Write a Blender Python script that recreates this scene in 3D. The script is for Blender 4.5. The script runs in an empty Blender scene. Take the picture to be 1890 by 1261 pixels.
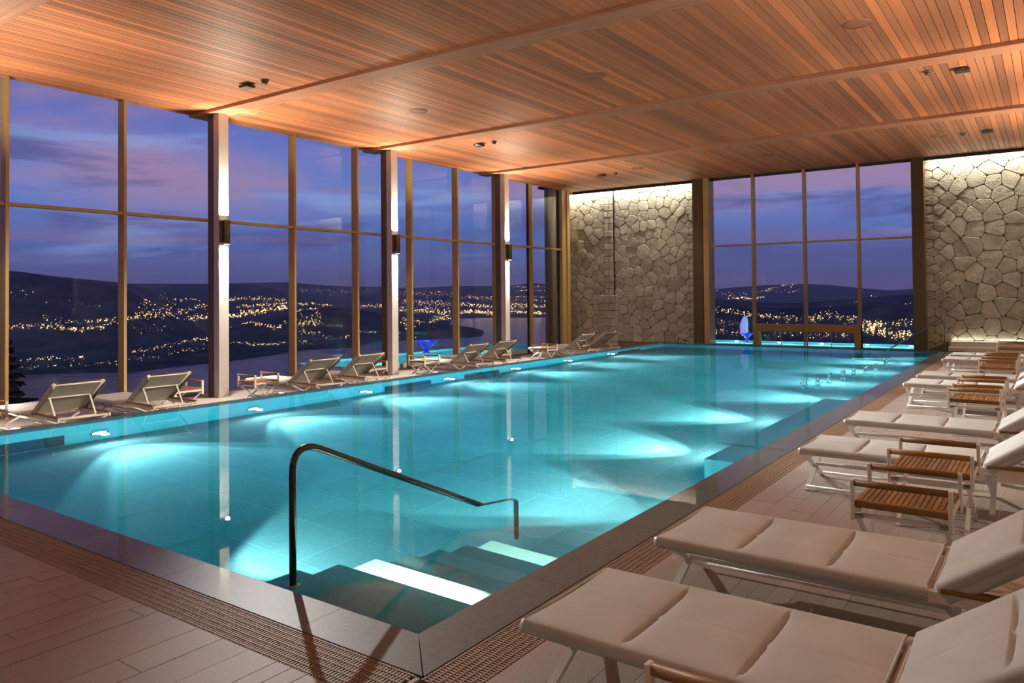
import bpy, bmesh, math, random
import numpy as np
from mathutils import Vector, Matrix
PI = math.pi
random.seed(11)
SC = bpy.context.scene
COL = SC.collection

# ------------------------------------------------------------------ camera
cam_d = bpy.data.cameras.new('camera')
cam = bpy.data.objects.new('camera', cam_d); COL.objects.link(cam)
YAW, PITCH, ROLL = math.radians(-35.3496), math.radians(1.0345), math.radians(-0.5313)
fw = Vector((math.sin(YAW)*math.cos(PITCH), math.cos(YAW)*math.cos(PITCH), math.sin(PITCH)))
rt = Vector((math.cos(YAW), -math.sin(YAW), 0)); up = rt.cross(fw)
rt2 = rt*math.cos(ROLL)+up*math.sin(ROLL); up2 = rt2.cross(fw)
cam.matrix_world = Matrix(((rt2.x, up2.x, -fw.x, 0), (rt2.y, up2.y, -fw.y, 0), (rt2.z, up2.z, -fw.z, 1.6), (0, 0, 0, 1)))
cam_d.sensor_width = 36; cam_d.lens = 36*1406.58/1890
cam_d.shift_y = -(630.5-519.73)/1890
cam_d.clip_start = .05; cam_d.clip_end = 60000
SC.camera = cam

# ------------------------------------------------------------------ view, cycles
SC.view_settings.view_transform = 'Standard'; SC.view_settings.look = 'None'
SC.view_settings.gamma = 1; SC.view_settings.use_curve_mapping = False
SC.view_settings.exposure = 0.0
cy = SC.cycles
cy.use_denoising = True
try: cy.denoiser = 'OPENIMAGEDENOISE'
except Exception: pass
cy.max_bounces = 9; cy.diffuse_bounces = 4; cy.glossy_bounces = 4; cy.transmission_bounces = 7
cy.transparent_max_bounces = 12; cy.volume_bounces = 0
cy.sample_clamp_indirect = 20.0; cy.sample_clamp_direct = 0
cy.blur_glossy = .3; cy.use_light_tree = True
cy.caustics_reflective = True; cy.caustics_refractive = False

def srgb(r, g, b):
    f = lambda c: (c/255/12.92 if c/255 <= .04045 else ((c/255+.055)/1.055)**2.4)
    return (f(r), f(g), f(b), 1)

# ------------------------------------------------------------------ world: dusk sky
W = bpy.data.worlds.new('dusk_sky'); SC.world = W; W.use_nodes = True
nt = W.node_tree; nt.nodes.clear()
def wn(t, **k):
    n = nt.nodes.new(t)
    for a, v in k.items(): setattr(n, a, v)
    return n
L = nt.links.new
tc = wn('ShaderNodeTexCoord'); sep = wn('ShaderNodeSeparateXYZ'); L(tc.outputs['Generated'], sep.inputs[0])
ramp = wn('ShaderNodeValToRGB'); L(sep.outputs['Z'], ramp.inputs[0])
els = ramp.color_ramp.elements
stops = [(0, (100, 96, 140)), (.02, (94, 94, 150)), (.055, (84, 98, 160)), (.09, (80, 108, 176)), (.125, (86, 120, 192)), (.17, (94, 112, 182)), (.24, (88, 94, 164)), (.34, (78, 80, 146)), (.6, (52, 60, 118)), (1, (40, 48, 100))]
els[0].position, els[0].color = stops[0][0], srgb(*stops[0][1]); els[1].position, els[1].color = 1, srgb(*stops[-1][1])
for p, c in stops[1:-1]:
    e = els.new(p); e.color = srgb(*c)
def clouds(sc, sz, lo, hi, seed, zlo, zhi, detail=5):
    mp = wn('ShaderNodeMapping'); L(tc.outputs['Generated'], mp.inputs[0]); mp.inputs['Scale'].default_value = (sc, sc, sz); mp.inputs['Location'].default_value = (seed, seed*.7, seed*1.3)
    mp.inputs['Rotation'].default_value = (.035, -.03, 0)
    no = wn('ShaderNodeTexNoise'); L(mp.outputs[0], no.inputs[0]); no.inputs['Scale'].default_value = 1; no.inputs['Detail'].default_value = detail
    no.inputs['Roughness'].default_value = .56; no.inputs['Distortion'].default_value = .35
    mr = wn('ShaderNodeMapRange'); mr.interpolation_type = 'SMOOTHSTEP'; L(no.outputs[0], mr.inputs[0])
    mr.inputs[1].default_value = lo; mr.inputs[2].default_value = hi
    a = wn('ShaderNodeMapRange'); a.interpolation_type = 'SMOOTHSTEP'; L(sep.outputs['Z'], a.inputs[0]); a.inputs[1].default_value = zlo[0]; a.inputs[2].default_value = zlo[1]
    b = wn('ShaderNodeMapRange'); b.interpolation_type = 'SMOOTHSTEP'; L(sep.outputs['Z'], b.inputs[0]); b.inputs[1].default_value = zhi[0]; b.inputs[2].default_value = zhi[1]; b.inputs[3].default_value = 1; b.inputs[4].default_value = 0
    m1 = wn('ShaderNodeMath', operation='MULTIPLY'); L(a.outputs[0], m1.inputs[0]); L(b.outputs[0], m1.inputs[1])
    m2 = wn('ShaderNodeMath', operation='MULTIPLY'); L(m1.outputs[0], m2.inputs[0]); L(mr.outputs[0], m2.inputs[1]); return m2.outputs[0]
def over(base, fac, col, k=1.0):
    m = wn('ShaderNodeMix', data_type='RGBA'); 
    if k != 1:
        q = wn('ShaderNodeMath', operation='MULTIPLY'); L(fac, q.inputs[0]); q.inputs[1].default_value = k; fac = q.outputs[0]
    L(fac, m.inputs[0]); L(base, m.inputs[6]); m.inputs[7].default_value = srgb(*col); return m.outputs[2]
c = over(ramp.outputs[0], clouds(2.2, 9, .40, .60, 3.1, (.07, .14), (.22, .42)), (150, 122, 154), .85)
c = over(c, clouds(3.2, 22, .50, .64, 9.4, (.02, .06), (.3, .6)), (78, 80, 134), .80)
c = over(c, clouds(2.6, 26, .54, .68, 17.7, (.03, .07), (.15, .24)), (130, 152, 206), .75)
c = over(c, clouds(2.0, 34, .46, .62, 23.2, (.0, .02), (.06, .10)), (120, 102, 146), .6)
bg = wn('ShaderNodeBackground'); L(c, bg.inputs[0]); bg.inputs[1].default_value = 1.28
wo = wn('ShaderNodeOutputWorld'); L(bg.outputs[0], wo.inputs[0])

# ------------------------------------------------------------------ lamps (the room's own fittings, plus added fills that light ceiling and stone)
NEUT = (1, .94, .86); COOL = (.93, 1, .98)
def spot(name, loc, target, watt, col, cone=60, blend=.35, r=.04):
    d = bpy.data.lights.new(name, 'SPOT'); d.energy = watt; d.color = col; d.spot_size = math.radians(cone); d.spot_blend = blend; d.shadow_soft_size = r
    o = bpy.data.objects.new(name, d); COL.objects.link(o); o.location = loc
    o.rotation_euler = (Vector(target)-Vector(loc)).to_track_quat('-Z', 'Y').to_euler(); return o
def area(name, loc, target, watt, col, sx, sy, spread=180):
    d = bpy.data.lights.new(name, 'AREA'); d.energy = watt; d.color = col; d.shape = 'RECTANGLE'; d.size = sx; d.size_y = sy; d.spread = math.radians(spread)
    o = bpy.data.objects.new(name, d); COL.objects.link(o); o.location = loc
    o.rotation_euler = (Vector(target)-Vector(loc)).to_track_quat('-Z', 'Y').to_euler(); return o
CEIL = 5.242; DECKL = -.32
COLY = (-.67, 4.04, 8.81, 13.52, 18.23)             # column centre lines
POOLY = (2.75+.02, 5.10, 7.49, 9.85, 12.20, 14.60, 16.95, 19.30)
# column sconces, up and down
WARM = (1, .82, .62)
for y in COLY:
    spot('sconce_up', (-12.96, y, 3.12), (-12.40, y, 5.2), 560 if y > 0 else 250, WARM, 150, .8, .035)
    if y > 0:
        spot('added_ceiling_throw', (-12.93, y, 3.12), (-7.5, y+1.6, 5.3), 600, (1, .87, .74), 84, 1, .04)  # added fill across the mid ceiling, not a beam of the sconce
        spot('added_ceiling_throw', (1.14, y, 3.12), (-4.2, y+1.6, 5.3), 520, (1, .87, .74), 84, 1, .04)  # the same added ceiling fill from the lounger side
    spot('sconce_spill', (-12.985, y, 2.61), (-12.985, y, 0), 26, NEUT, 172, .3, .04)
    spot('sconce_up_narrow', (-12.985, y, 3.12), (-13.0, y, 5.2), 300, NEUT, 36, .5, .03)
    spot('sconce_down', (-12.985, y, 2.615), (-12.95, y, -.3), 800, NEUT, 58, .7, .03)
    spot('sconce_up', (1.17, y, 3.12), (.85, y, 5.2), 560 if y > 0 else 200, WARM, 150, .8, .035)
    spot('sconce_down', (1.20, y, 2.615), (1.14, y, 0), 60, NEUT, 60, .6, .03)
# added fill lights on the unseen back wall (the uplighter's trough is built with it)
area('added_uplight', (-6.2, -2.78, 3.34), (-6.2, 1.4, 6.6), 170, (1, .88, .74), 14, .08, 160)  # added and unseen, lifts the brightness of the ceiling
area('added_back_wash', (-6.2, -2.72, 3.18), (-6.2, -3.0, 1.2), 70, NEUT, 14, .06, 160)  # added and unseen, bounces light onto the near faces of the mullions
area('cove_strip', (-12.53, 23.40, CEIL-.02), (-12.53, 23.47, 0), 14, (1, .92, .80), .4, .03, 160)
# under-water lamps
POOLR = (6.40, 8.75, 11.10, 13.5, 15.85, 18.2, 20.5)
RX = lambda y: -2.962 if 7.56 < y < 12.6 else -2.49
for y in POOLY[1:]:
    spot('pool_lamp', (-10.24, y, -1.0), (-7.2, y, -1.2), 520, COOL, 54, .12, .05)
    spot('pool_lamp_outer', (-10.24, y, -1.0), (-7.2, y, -1.2), 280, COOL, 70, .12, .05)
    spot('pool_lamp_spill', (-10.2, y, -1.0), (-7.2, y, -1.0), 44, COOL, 170, .5, .05)
for y in POOLR:
    spot('pool_lamp', (RX(y)-.12, y, -1.0), (RX(y)-3, y, -1.2), 520, COOL, 54, .12, .05)
    spot('pool_lamp_outer', (RX(y)-.12, y, -1.0), (RX(y)-3, y, -1.2), 280, COOL, 70, .12, .05)
    spot('pool_lamp_spill', (RX(y)-.16, y, -1.0), (RX(y)-3, y, -1.0), 44, COOL, 170, .5, .05)
for x in (-5.05,):
    spot('pool_lamp', (x, 2.84, -1.0), (x, 5.6, -1.2), 430, COOL, 60, .15, .05)
# ceiling spotlight boxes: those by the windows throw across the pool to the right-hand deck, the others the opposite way
for (y, ty, w, cone) in ((7.95, 4.3, 3300, 42), (14.4, 9.6, 12500, 36), (20.4, 15.6, 11500, 36)):
    spot('box_spot', (-11.14, y, CEIL-.10), (-.3, ty, 0), w, (1, .97, .92), cone, .75, .05)
for (y, ty) in ((7.95, 5.2), (14.35, 10.6), (20.25, 16.2)):
    spot('box_spot', (-1.14, y, CEIL-.10), (-12.0, ty, DECKL), 5600, (1, .84, .66), 36, .75, .05)
spot('added_stone_spot', (-9.73, 20.0, CEIL-.03), (-11.2, 23.5, 1.0), 300, (1, .90, .78), 80, .8, .06)  # added spot at a speaker, no lamp there; brightens the lower stone
spot('added_stone_spot', (-2.1, 20.2, CEIL-.03), (-.9, 23.5, 1.2), 260, (1, .90, .78), 70, .8, .06)  # second added spot at a speaker, for the right stone wall
# cove strips grazing the stone
area('cove_strip', (-13.6, 23.40, CEIL-.02), (-13.6, 23.47, 0), 52, (1, .92, .80), 1.7, .03, 160)
area('cove_strip', (-10.8, 23.40, CEIL-.02), (-10.8, 23.47, 0), 98, (1, .92, .80), 2.9, .03, 160)
area('cove_strip', (-.6, 23.40, CEIL-.02), (-.6, 23.47, 0), 145, (1, .92, .80), 4.2, .03, 160)
area('plinth_strip', (-.3, 23.50, .28), (-.3, 23.54, 2), 9, (1, .92, .8), 3.8, .02, 150)

# ------------------------------------------------------------------ materials
MATS = {}
def new_mat(name):
    m = bpy.data.materials.new(name); m.use_nodes = True; n = m.node_tree; n.nodes.clear(); MATS[name] = m
    return m, n
class G:
    def __init__(s, name):
        s.m, s.t = new_mat(name); s.out = s.n('ShaderNodeOutputMaterial')
    def n(s, typ, **k):
        x = s.t.nodes.new(typ)
        for a, v in k.items(): setattr(x, a, v)
        return x
    def l(s, a, b): s.t.links.new(a, b)
    def coord(s, kind='Object', scale=(1, 1, 1)):
        a = s.n('ShaderNodeTexCoord'); b = s.n('ShaderNodeMapping'); s.l(a.outputs[kind], b.inputs[0]); b.inputs['Scale'].default_value = scale; return b
    def world(s, scale=(1, 1, 1)):
        a = s.n('ShaderNodeNewGeometry'); b = s.n('ShaderNodeMapping'); s.l(a.outputs['Position'], b.inputs[0]); b.inputs['Scale'].default_value = scale; return b
    def noise(s, vec, scale, detail=3, rough=.5, dist=0):
        x = s.n('ShaderNodeTexNoise'); s.l(vec, x.inputs['Vector']); x.inputs['Scale'].default_value = scale; x.inputs['Detail'].default_value = detail
        x.inputs['Roughness'].default_value = rough; x.inputs['Distortion'].default_value = dist; return x.outputs[0]
    def ramp(s, f, stops):
        r = s.n('ShaderNodeValToRGB'); s.l(f, r.inputs[0]); e = r.color_ramp.elements
        e[0].position, e[0].color = stops[0]; e[1].position, e[1].color = stops[-1]
        for p, c in stops[1:-1]:
            q = e.new(p); q.color = c
        return r.outputs[0]
    def mathn(s, op, a, b=None):
        x = s.n('ShaderNodeMath', operation=op)
        for i, v in enumerate((a, b)):
            if v is None: continue
            if isinstance(v, (int, float)): x.inputs[i].default_value = v
            else: s.l(v, x.inputs[i])
        return x.outputs[0]
    def mix(s, f, a, b, blend='MIX'):
        x = s.n('ShaderNodeMix', data_type='RGBA', blend_type=blend)
        for i, v in ((0, f), (6, a), (7, b)):
            if isinstance(v, (int, float)): x.inputs[i].default_value = v
            elif isinstance(v, tuple): x.inputs[i].default_value = v
            else: s.l(v, x.inputs[i])
        return x.outputs[2]
    def rand(s):
        return s.n('ShaderNodeObjectInfo').outputs['Random']
    def bump(s, h, strength=.3, dist=.01):
        b = s.n('ShaderNodeBump'); s.l(h, b.inputs['Height']); b.inputs['Strength'].default_value = strength; b.inputs['Distance'].default_value = dist; return b.outputs[0]
    def bsdf(s, col, rough=.5, metal=0, normal=None, spec=.5, **k):
        p = s.n('ShaderNodeBsdfPrincipled')
        if isinstance(col, tuple): p.inputs['Base Color'].default_value = col
        else: s.l(col, p.inputs['Base Color'])
        if isinstance(rough, (int, float)): p.inputs['Roughness'].default_value = rough
        else: s.l(rough, p.inputs['Roughness'])
        p.inputs['Metallic'].default_value = metal; p.inputs['Specular IOR Level'].default_value = spec
        if normal is not None: s.l(normal, p.inputs['Normal'])
        for a, v in k.items(): p.inputs[a.replace('_', ' ')].default_value = v
        s.l(p.outputs[0], s.out.inputs[0]); return p

def var(col, lo, hi):
    return tuple(min(1, c*lo) for c in col[:3])+(1,), tuple(min(1, c*hi) for c in col[:3])+(1,)
def wood(name, base, axis_scale, rough=.45, lo=.62, hi=1.3, use_rand=True, warm=None):
    g = G(name); co = g.coord('Object', axis_scale)
    vec = co.outputs[0]
    if use_rand:
        cmb = g.n('ShaderNodeVectorMath', operation='ADD'); g.l(vec, cmb.inputs[0])
        rr = g.mathn('MULTIPLY', g.rand(), 97.0); cx = g.n('ShaderNodeCombineXYZ'); g.l(rr, cx.inputs[0]); g.l(rr, cx.inputs[1]); g.l(rr, cx.inputs[2])
        g.l(cx.outputs[0], cmb.inputs[1]); vec = cmb.outputs[0]
    f = g.noise(vec, 1.0, 5, .6, .6)
    a, b = var(base, lo, hi)
    col = g.ramp(f, [(.25, a), (.5, base), (.78, b)])
    if use_rand:
        tint = g.ramp(g.rand(), [(0, (.62, .60, .62, 1)), (.3, (.86, .80, .78, 1)), (.6, (1, .95, .9, 1)), (.85, (1.12, 1.0, .88, 1)), (1, (1.45, 1.25, 1.05, 1))])
        col = g.mix(1.0, col, tint, 'MULTIPLY')
    g.bsdf(col, rough, 0, g.bump(f, .15, .002), .2); return g.m
wood('ceiling_plank', srgb(182, 126, 92), (16, 3.0, 2), .5)
wood('ceiling_beam', srgb(174, 124, 96), (.8, 26, 26), .5, use_rand=False)
wood('teak', srgb(148, 114, 70), (6, 40, 40), .45, .7, 1.25)
wood('teak_slat', srgb(148, 114, 70), (30, 5, 20), .45, .7, 1.25)
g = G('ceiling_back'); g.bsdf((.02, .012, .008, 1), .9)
g = G('ceiling_plain'); g.bsdf(srgb(150, 96, 66), .6)

def plain(name, col, rough=.5, metal=0, spec=.5, nscale=0, amt=.12, bumps=0):
    g = G(name)
    if nscale:
        v = g.world(); f = g.noise(v.outputs[0], nscale, 4, .6); a, b = var(col, 1-amt, 1+amt)
        c = g.ramp(f, [(.3, a), (.7, b)]); nm = g.bump(f, bumps, .003) if bumps else None
        g.bsdf(c, rough, metal, nm, spec)
    else: g.bsdf(col, rough, metal, None, spec)
    return g.m
# deck tiles
g = G('deck_tile'); v = g.world(); f1 = g.noise(v.outputs[0], 90, 3, .7); f2 = g.noise(v.outputs[0], 1.2, 3, .5)
c = g.ramp(f1, [(.3, srgb(140, 130, 119)), (.7, srgb(164, 153, 141))])
c = g.mix(.25, c, g.ramp(f2, [(.3, srgb(136, 126, 115)), (.7, srgb(168, 157, 145))]))
t = g.ramp(g.rand(), [(0, (.93, .92, .91, 1)), (1, (1.05, 1.05, 1.05, 1))]); c = g.mix(1.0, c, t, 'MULTIPLY')
g.bsdf(c, .55, 0, g.bump(f1, .35, .003), .4)
plain('deck_grout', srgb(104, 94, 84), .9); plain('deck_grout_light', srgb(196, 184, 168), .8)
plain('deck_pale', srgb(186, 172, 154), .6, nscale=60, bumps=.2)
g = G('coping_stone'); v = g.world(); f = g.noise(v.outputs[0], 40, 4, .65); c = g.ramp(f, [(.3, srgb(74, 78, 74)), (.7, srgb(94, 98, 93))]); g.bsdf(c, .45, 0, g.bump(f, .15, .002), .3, Coat_Weight=.3, Coat_Roughness=.015, Coat_IOR=1.3)
# pool finishes
g = G('pool_tile'); v = g.world(); f = g.noise(v.outputs[0], 30, 3, .6); f2 = g.noise(v.outputs[0], 1.1, 3)
c = g.ramp(f, [(.3, srgb(150, 166, 164)), (.7, srgb(172, 186, 182))]); c = g.mix(.3, c, g.ramp(f2, [(.3, srgb(146, 162, 160)), (.7, srgb(176, 190, 186))]))
c = g.mix(1.0, c, g.ramp(g.rand(), [(0, (.94, .95, .95, 1)), (1, (1.04, 1.04, 1.04, 1))]), 'MULTIPLY')
g.bsdf(c, .55, 0, None, .3)
plain('pool_joint', srgb(205, 216, 212), .7)
plain('pool_wall_tile', srgb(186, 206, 204), .5, nscale=8, amt=.05)
plain('pool_dark_band', srgb(70, 92, 92), .5)
plain('step_tile', srgb(150, 178, 174), .55, nscale=50, amt=.14, bumps=.1)
plain('step_white', srgb(236, 232, 214), .6, nscale=120, amt=.06, bumps=.3)
plain('step_faint_lit', srgb(188, 204, 196), .6, nscale=80, amt=.08, bumps=.2)  # faint lamp light on one tread, painted as a paler tile
plain('slot_dark', srgb(52, 66, 68), .7)
# water
def water(name, dens, bump_scale, bump_str, jet=False):
    g = G(name); v = g.world((1, 1, 1)); f = g.noise(v.outputs[0], bump_scale, 2, .5)
    h = f
    b = g.bump(h, bump_str, .02)
    if jet:
        sp = g.n('ShaderNodeSeparateXYZ'); gm = g.n('ShaderNodeNewGeometry'); g.l(gm.outputs['Position'], sp.inputs[0])
        my = g.n('ShaderNodeMapRange', interpolation_type='SMOOTHSTEP'); g.l(sp.outputs['Y'], my.inputs[0]); my.inputs[1].default_value = 12.6; my.inputs[2].default_value = 13.4
        my2 = g.n('ShaderNodeMapRange', interpolation_type='SMOOTHSTEP'); g.l(sp.outputs['Y'], my2.inputs[0]); my2.inputs[1].default_value = 17.2; my2.inputs[2].default_value = 18.6; my2.inputs[3].default_value = 1; my2.inputs[4].default_value = 0
        mx = g.n('ShaderNodeMapRange', interpolation_type='SMOOTHSTEP'); g.l(sp.outputs['X'], mx.inputs[0]); mx.inputs[1].default_value = -3.9; mx.inputs[2].default_value = -3.3
        k = g.mathn('MULTIPLY', g.mathn('MULTIPLY', my.outputs[0], my2.outputs[0]), mx.outputs[0])
        f3 = g.noise(g.world((6, 3, 3)).outputs[0], 2.2, 3, .6, .5)
        b2 = g.n('ShaderNodeBump'); g.l(f3, b2.inputs['Height']); g.l(g.mathn('MULTIPLY', k, .5), b2.inputs['Strength']); b2.inputs['Distance'].default_value = .05; g.l(b, b2.inputs['Normal']); b = b2.outputs[0]
    rf = g.n('ShaderNodeBsdfRefraction'); rf.inputs['IOR'].default_value = 1.333; rf.inputs['Roughness'].default_value = 0; rf.inputs['Color'].default_value = (1, 1, 1, 1); g.l(b, rf.inputs['Normal'])
    gs = g.n('ShaderNodeBsdfGlossy'); gs.inputs['Roughness'].default_value = 0; gs.inputs['Color'].default_value = (1, 1, 1, 1); g.l(b, gs.inputs['Normal'])
    fr = g.n('ShaderNodeFresnel'); fr.inputs[0].default_value = 1.333; g.l(b, fr.inputs['Normal'])
    ge = g.n('ShaderNodeNewGeometry'); kk = g.mathn('ADD', g.mathn('MULTIPLY', ge.outputs['Backfacing'], .58), .42)
    ms = g.n('ShaderNodeMixShader'); g.l(g.mathn('MULTIPLY', fr.outputs[0], kk), ms.inputs[0]); g.l(rf.outputs[0], ms.inputs[1]); g.l(gs.outputs[0], ms.inputs[2]); g.l(ms.outputs[0], g.out.inputs[0])
    va = g.n('ShaderNodeVolumeAbsorption'); va.inputs['Color'].default_value = (.03, .785, .875, 1); va.inputs['Density'].default_value = dens
    g.l(va.outputs[0], g.out.inputs['Volume']); return g.m
water('pool_water', .41, 1.4, .012, True)
water('outdoor_water', .7, 3.0, .05)
g = G('lake_water'); v = g.world((.004, .004, 1)); f = g.noise(v.outputs[0], 3, 4, .6)
g.bsdf(srgb(20, 28, 56), .14, 0, g.bump(f, .25, 60), .5)
# glass pane: thin, clear, mirror-like at grazing angles
g = G('pane_glass'); fr = g.n('ShaderNodeFresnel'); fr.inputs[0].default_value = 1.5
tr = g.n('ShaderNodeBsdfTransparent'); tr.inputs[0].default_value = (.985, .99, .985, 1); gs = g.n('ShaderNodeBsdfGlossy'); gs.inputs['Roughness'].default_value = 0; gs.inputs[0].default_value = (.85, .9, .88, 1)
mx = g.n('ShaderNodeMixShader'); g.l(g.mathn('MULTIPLY', fr.outputs[0], .10), mx.inputs[0]); g.l(tr.outputs[0], mx.inputs[1]); g.l(gs.outputs[0], mx.inputs[2]); g.l(mx.outputs[0], g.out.inputs[0])
# stone
g = G('stone'); v = g.world(); f = g.noise(v.outputs[0], 26, 6, .7); f2 = g.noise(v.outputs[0], 6, 3, .6)
vo = g.n('ShaderNodeTexVoronoi'); g.l(v.outputs[0], vo.inputs['Vector']); vo.inputs['Scale'].default_value = 34
pit = g.n('ShaderNodeMapRange'); g.l(vo.outputs['Distance'], pit.inputs[0]); pit.inputs[1].default_value = .05; pit.inputs[2].default_value = .25
c = g.ramp(f, [(.3, srgb(150, 141, 124)), (.7, srgb(188, 180, 162))]); c = g.mix(.35, c, g.ramp(f2, [(.3, srgb(140, 130, 112)), (.7, srgb(192, 184, 168))]))
c = g.mix(1.0, c, g.ramp(g.rand(), [(0, (.80, .79, .77, 1)), (.6, (.97, .97, .96, 1)), (1, (1.12, 1.12, 1.1, 1))]), 'MULTIPLY')
hh = g.mathn('ADD', g.mathn('MULTIPLY', f, 1.0), g.mathn('MULTIPLY', pit.outputs[0], .5)); hh = g.mathn('ADD', hh, g.mathn('MULTIPLY', f2, .7))
g.bsdf(c, .9, 0, g.bump(hh, .9, .045), .2)
plain('mortar', srgb(104, 94, 78), .95, nscale=40, bumps=.4)
plain('plinth_stone', srgb(176, 168, 150), .7, nscale=40, bumps=.2)
# metals and fabrics
plain('bronze', srgb(172, 142, 84), .45, .1, .5, nscale=3, amt=.06)
plain('bronze_dark', srgb(88, 68, 42), .45, .35, .5, nscale=3, amt=.06)
plain('column_metal', srgb(190, 186, 180), .42, .25, .5, nscale=4, amt=.05)
plain('column_dark', srgb(88, 76, 62), .5, .2)
plain('seam', (.02, .018, .015, 1), .8)
plain('sconce_metal', srgb(92, 80, 66), .35, .6)
plain('steel', srgb(150, 150, 146), .22, 1.0)
plain('steel_dark', srgb(82, 82, 78), .26, 1.0)
plain('white_metal', srgb(226, 222, 214), .35, 0, .5)
plain('black_trim', (.012, .012, .012, 1), .6)
plain('plastic_dark', (.03, .028, .025, 1), .5)
plain('speaker_grille', srgb(150, 104, 76), .7)
g = G('sling'); co = g.coord('Object', (1, 1, 1)); w = g.n('ShaderNodeTexWave', wave_type='BANDS', bands_direction='X'); g.l(co.outputs[0], w.inputs[0]); w.inputs['Scale'].default_value = 90
w2 = g.n('ShaderNodeTexWave', wave_type='BANDS', bands_direction='Y'); g.l(co.outputs[0], w2.inputs[0]); w2.inputs['Scale'].default_value = 90
wv = g.mathn('MULTIPLY', w.outputs['Fac'], w2.outputs['Fac']); f = g.noise(co.outputs[0], 5, 3)
c = g.ramp(f, [(.3, srgb(180, 183, 177)), (.7, srgb(192, 194, 188))]); g.bsdf(c, .85, 0, g.bump(wv, .12, .001), .25)
plain('stitch', srgb(224, 218, 206), .8)
plain('grate', srgb(150, 128, 104), .6, nscale=30, amt=.12)
plain('grate_pit', (.022, .014, .009, 1), .9)
plain('paint_wall', srgb(160, 150, 136), .8)
def emit(name, col, s, both=True):
    g = G(name); e = g.n('ShaderNodeEmission'); e.inputs[0].default_value = col; e.inputs[1].default_value = s; g.l(e.outputs[0], g.out.inputs[0])
    try: g.m.cycles.emission_sampling = 'NONE'
    except Exception: pass
    return g.m
emit('lens_pool', (1, 1, .98, 1), 6); emit('lens_warm', (1, .93, .8, 1), 8); emit('lens_deck', (1, .92, .8, 1), 6); emit('lens_strip', (1, .93, .8, 1), 3)
emit('town_amber', (1, .50, .16, 1), 4.5); emit('town_white', (1, .80, .5, 1), 5); emit('town_red', (1, .25, .12, 1), 3.0)
# land
g = G('land'); v = g.world((.001, .001, .001)); f = g.noise(v.outputs[0], 3.2, 6, .65); f2 = g.noise(v.outputs[0], .9, 3, .5)
c = g.ramp(f, [(.42, srgb(52, 60, 50)), (.50, srgb(76, 88, 70)), (.58, srgb(112, 120, 96))]); c = g.mix(.4, c, g.ramp(f2, [(.4, srgb(56, 64, 56)), (.6, srgb(104, 112, 92))])); g.bsdf(c, 1.0, 0, None, 0)
plain('needle', srgb(20, 30, 24), .9); plain('bark', srgb(40, 32, 26), .9)
plain('terrace', srgb(120, 110, 98), .8)
# glass bowl and fountain water; the coloured light on them is put in as emission
g = G('blue_glass'); p = g.bsdf(srgb(20, 40, 190), .08, 0, None, .6); p.inputs['Emission Color'].default_value = (.02, .05, 1, 1); p.inputs['Emission Strength'].default_value = .55
g = G('fountain_water'); lw = g.n('ShaderNodeLayerWeight'); lw.inputs[0].default_value = .35
gc = g.coord('Object'); sx = g.n('ShaderNodeSeparateXYZ'); g.l(gc.outputs[0], sx.inputs[0])
mr = g.n('ShaderNodeMapRange'); g.l(sx.outputs['X'], mr.inputs[0]); mr.inputs[1].default_value = -.22; mr.inputs[2].default_value = .2
c = g.ramp(mr.outputs[0], [(0, (.16, .12, .95, 1)), (.35, (.45, .30, .95, 1)), (.6, (.2, .45, 1, 1)), (1, (.45, .80, 1, 1))])
e = g.n('ShaderNodeEmission'); g.l(c, e.inputs[0]); e.inputs[1].default_value = 1.0; t = g.n('ShaderNodeBsdfTransparent'); mx = g.n('ShaderNodeMixShader'); mx.inputs[0].default_value = .62
g.l(t.outputs[0], mx.inputs[1]); g.l(e.outputs[0], mx.inputs[2]); g.l(mx.outputs[0], g.out.inputs[0])

# ------------------------------------------------------------------ helpers
def M(n): return MATS[n]
def B(): return bmesh.new()
def box(bm, a, b, mat=0):
    (x0, y0, z0), (x1, y1, z1) = a, b
    vs = [bm.verts.new(p) for p in ((x0, y0, z0), (x1, y0, z0), (x1, y1, z0), (x0, y1, z0), (x0, y0, z1), (x1, y0, z1), (x1, y1, z1), (x0, y1, z1))]
    for f in ((3, 2, 1, 0), (4, 5, 6, 7), (0, 1, 5, 4), (1, 2, 6, 5), (2, 3, 7, 6), (3, 0, 4, 7)):
        q = bm.faces.new([vs[i] for i in f]); q.material_index = mat
    return vs
def rbox(bm, a, b, bev=.006, seg=2):
    t = B(); box(t, a, b); bmesh.ops.bevel(t, geom=t.edges[:], offset=bev, segments=seg, affect='EDGES', profile=.5)
    me = bpy.data.meshes.new('tmp'); t.to_mesh(me); t.free(); bm.from_mesh(me); bpy.data.meshes.remove(me)
def tube(bm, pts, r, seg=8, cap=True):
    P = [Vector(p) for p in pts]; rings = []; n = len(P)
    prev = None
    for i in range(n):
        d = (P[min(i+1, n-1)]-P[max(i-1, 0)]).normalized()
        if prev is None:
            a = Vector((0, 0, 1)) if abs(d.z) < .9 else Vector((0, 1, 0)); u = d.cross(a).normalized()
        else:
            u = prev-d*prev.dot(d); u.normalize()
        prev = u; v = d.cross(u)
        rr = r[i] if isinstance(r, (list, tuple)) else r
        rings.append([bm.verts.new(P[i]+(u*math.cos(2*PI*k/seg)+v*math.sin(2*PI*k/seg))*rr) for k in range(seg)])
    for i in range(n-1):
        for k in range(seg): bm.faces.new((rings[i][k], rings[i][(k+1) % seg], rings[i+1][(k+1) % seg], rings[i+1][k]))
    if cap: bm.faces.new(rings[0][::-1]); bm.faces.new(rings[-1])
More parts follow.
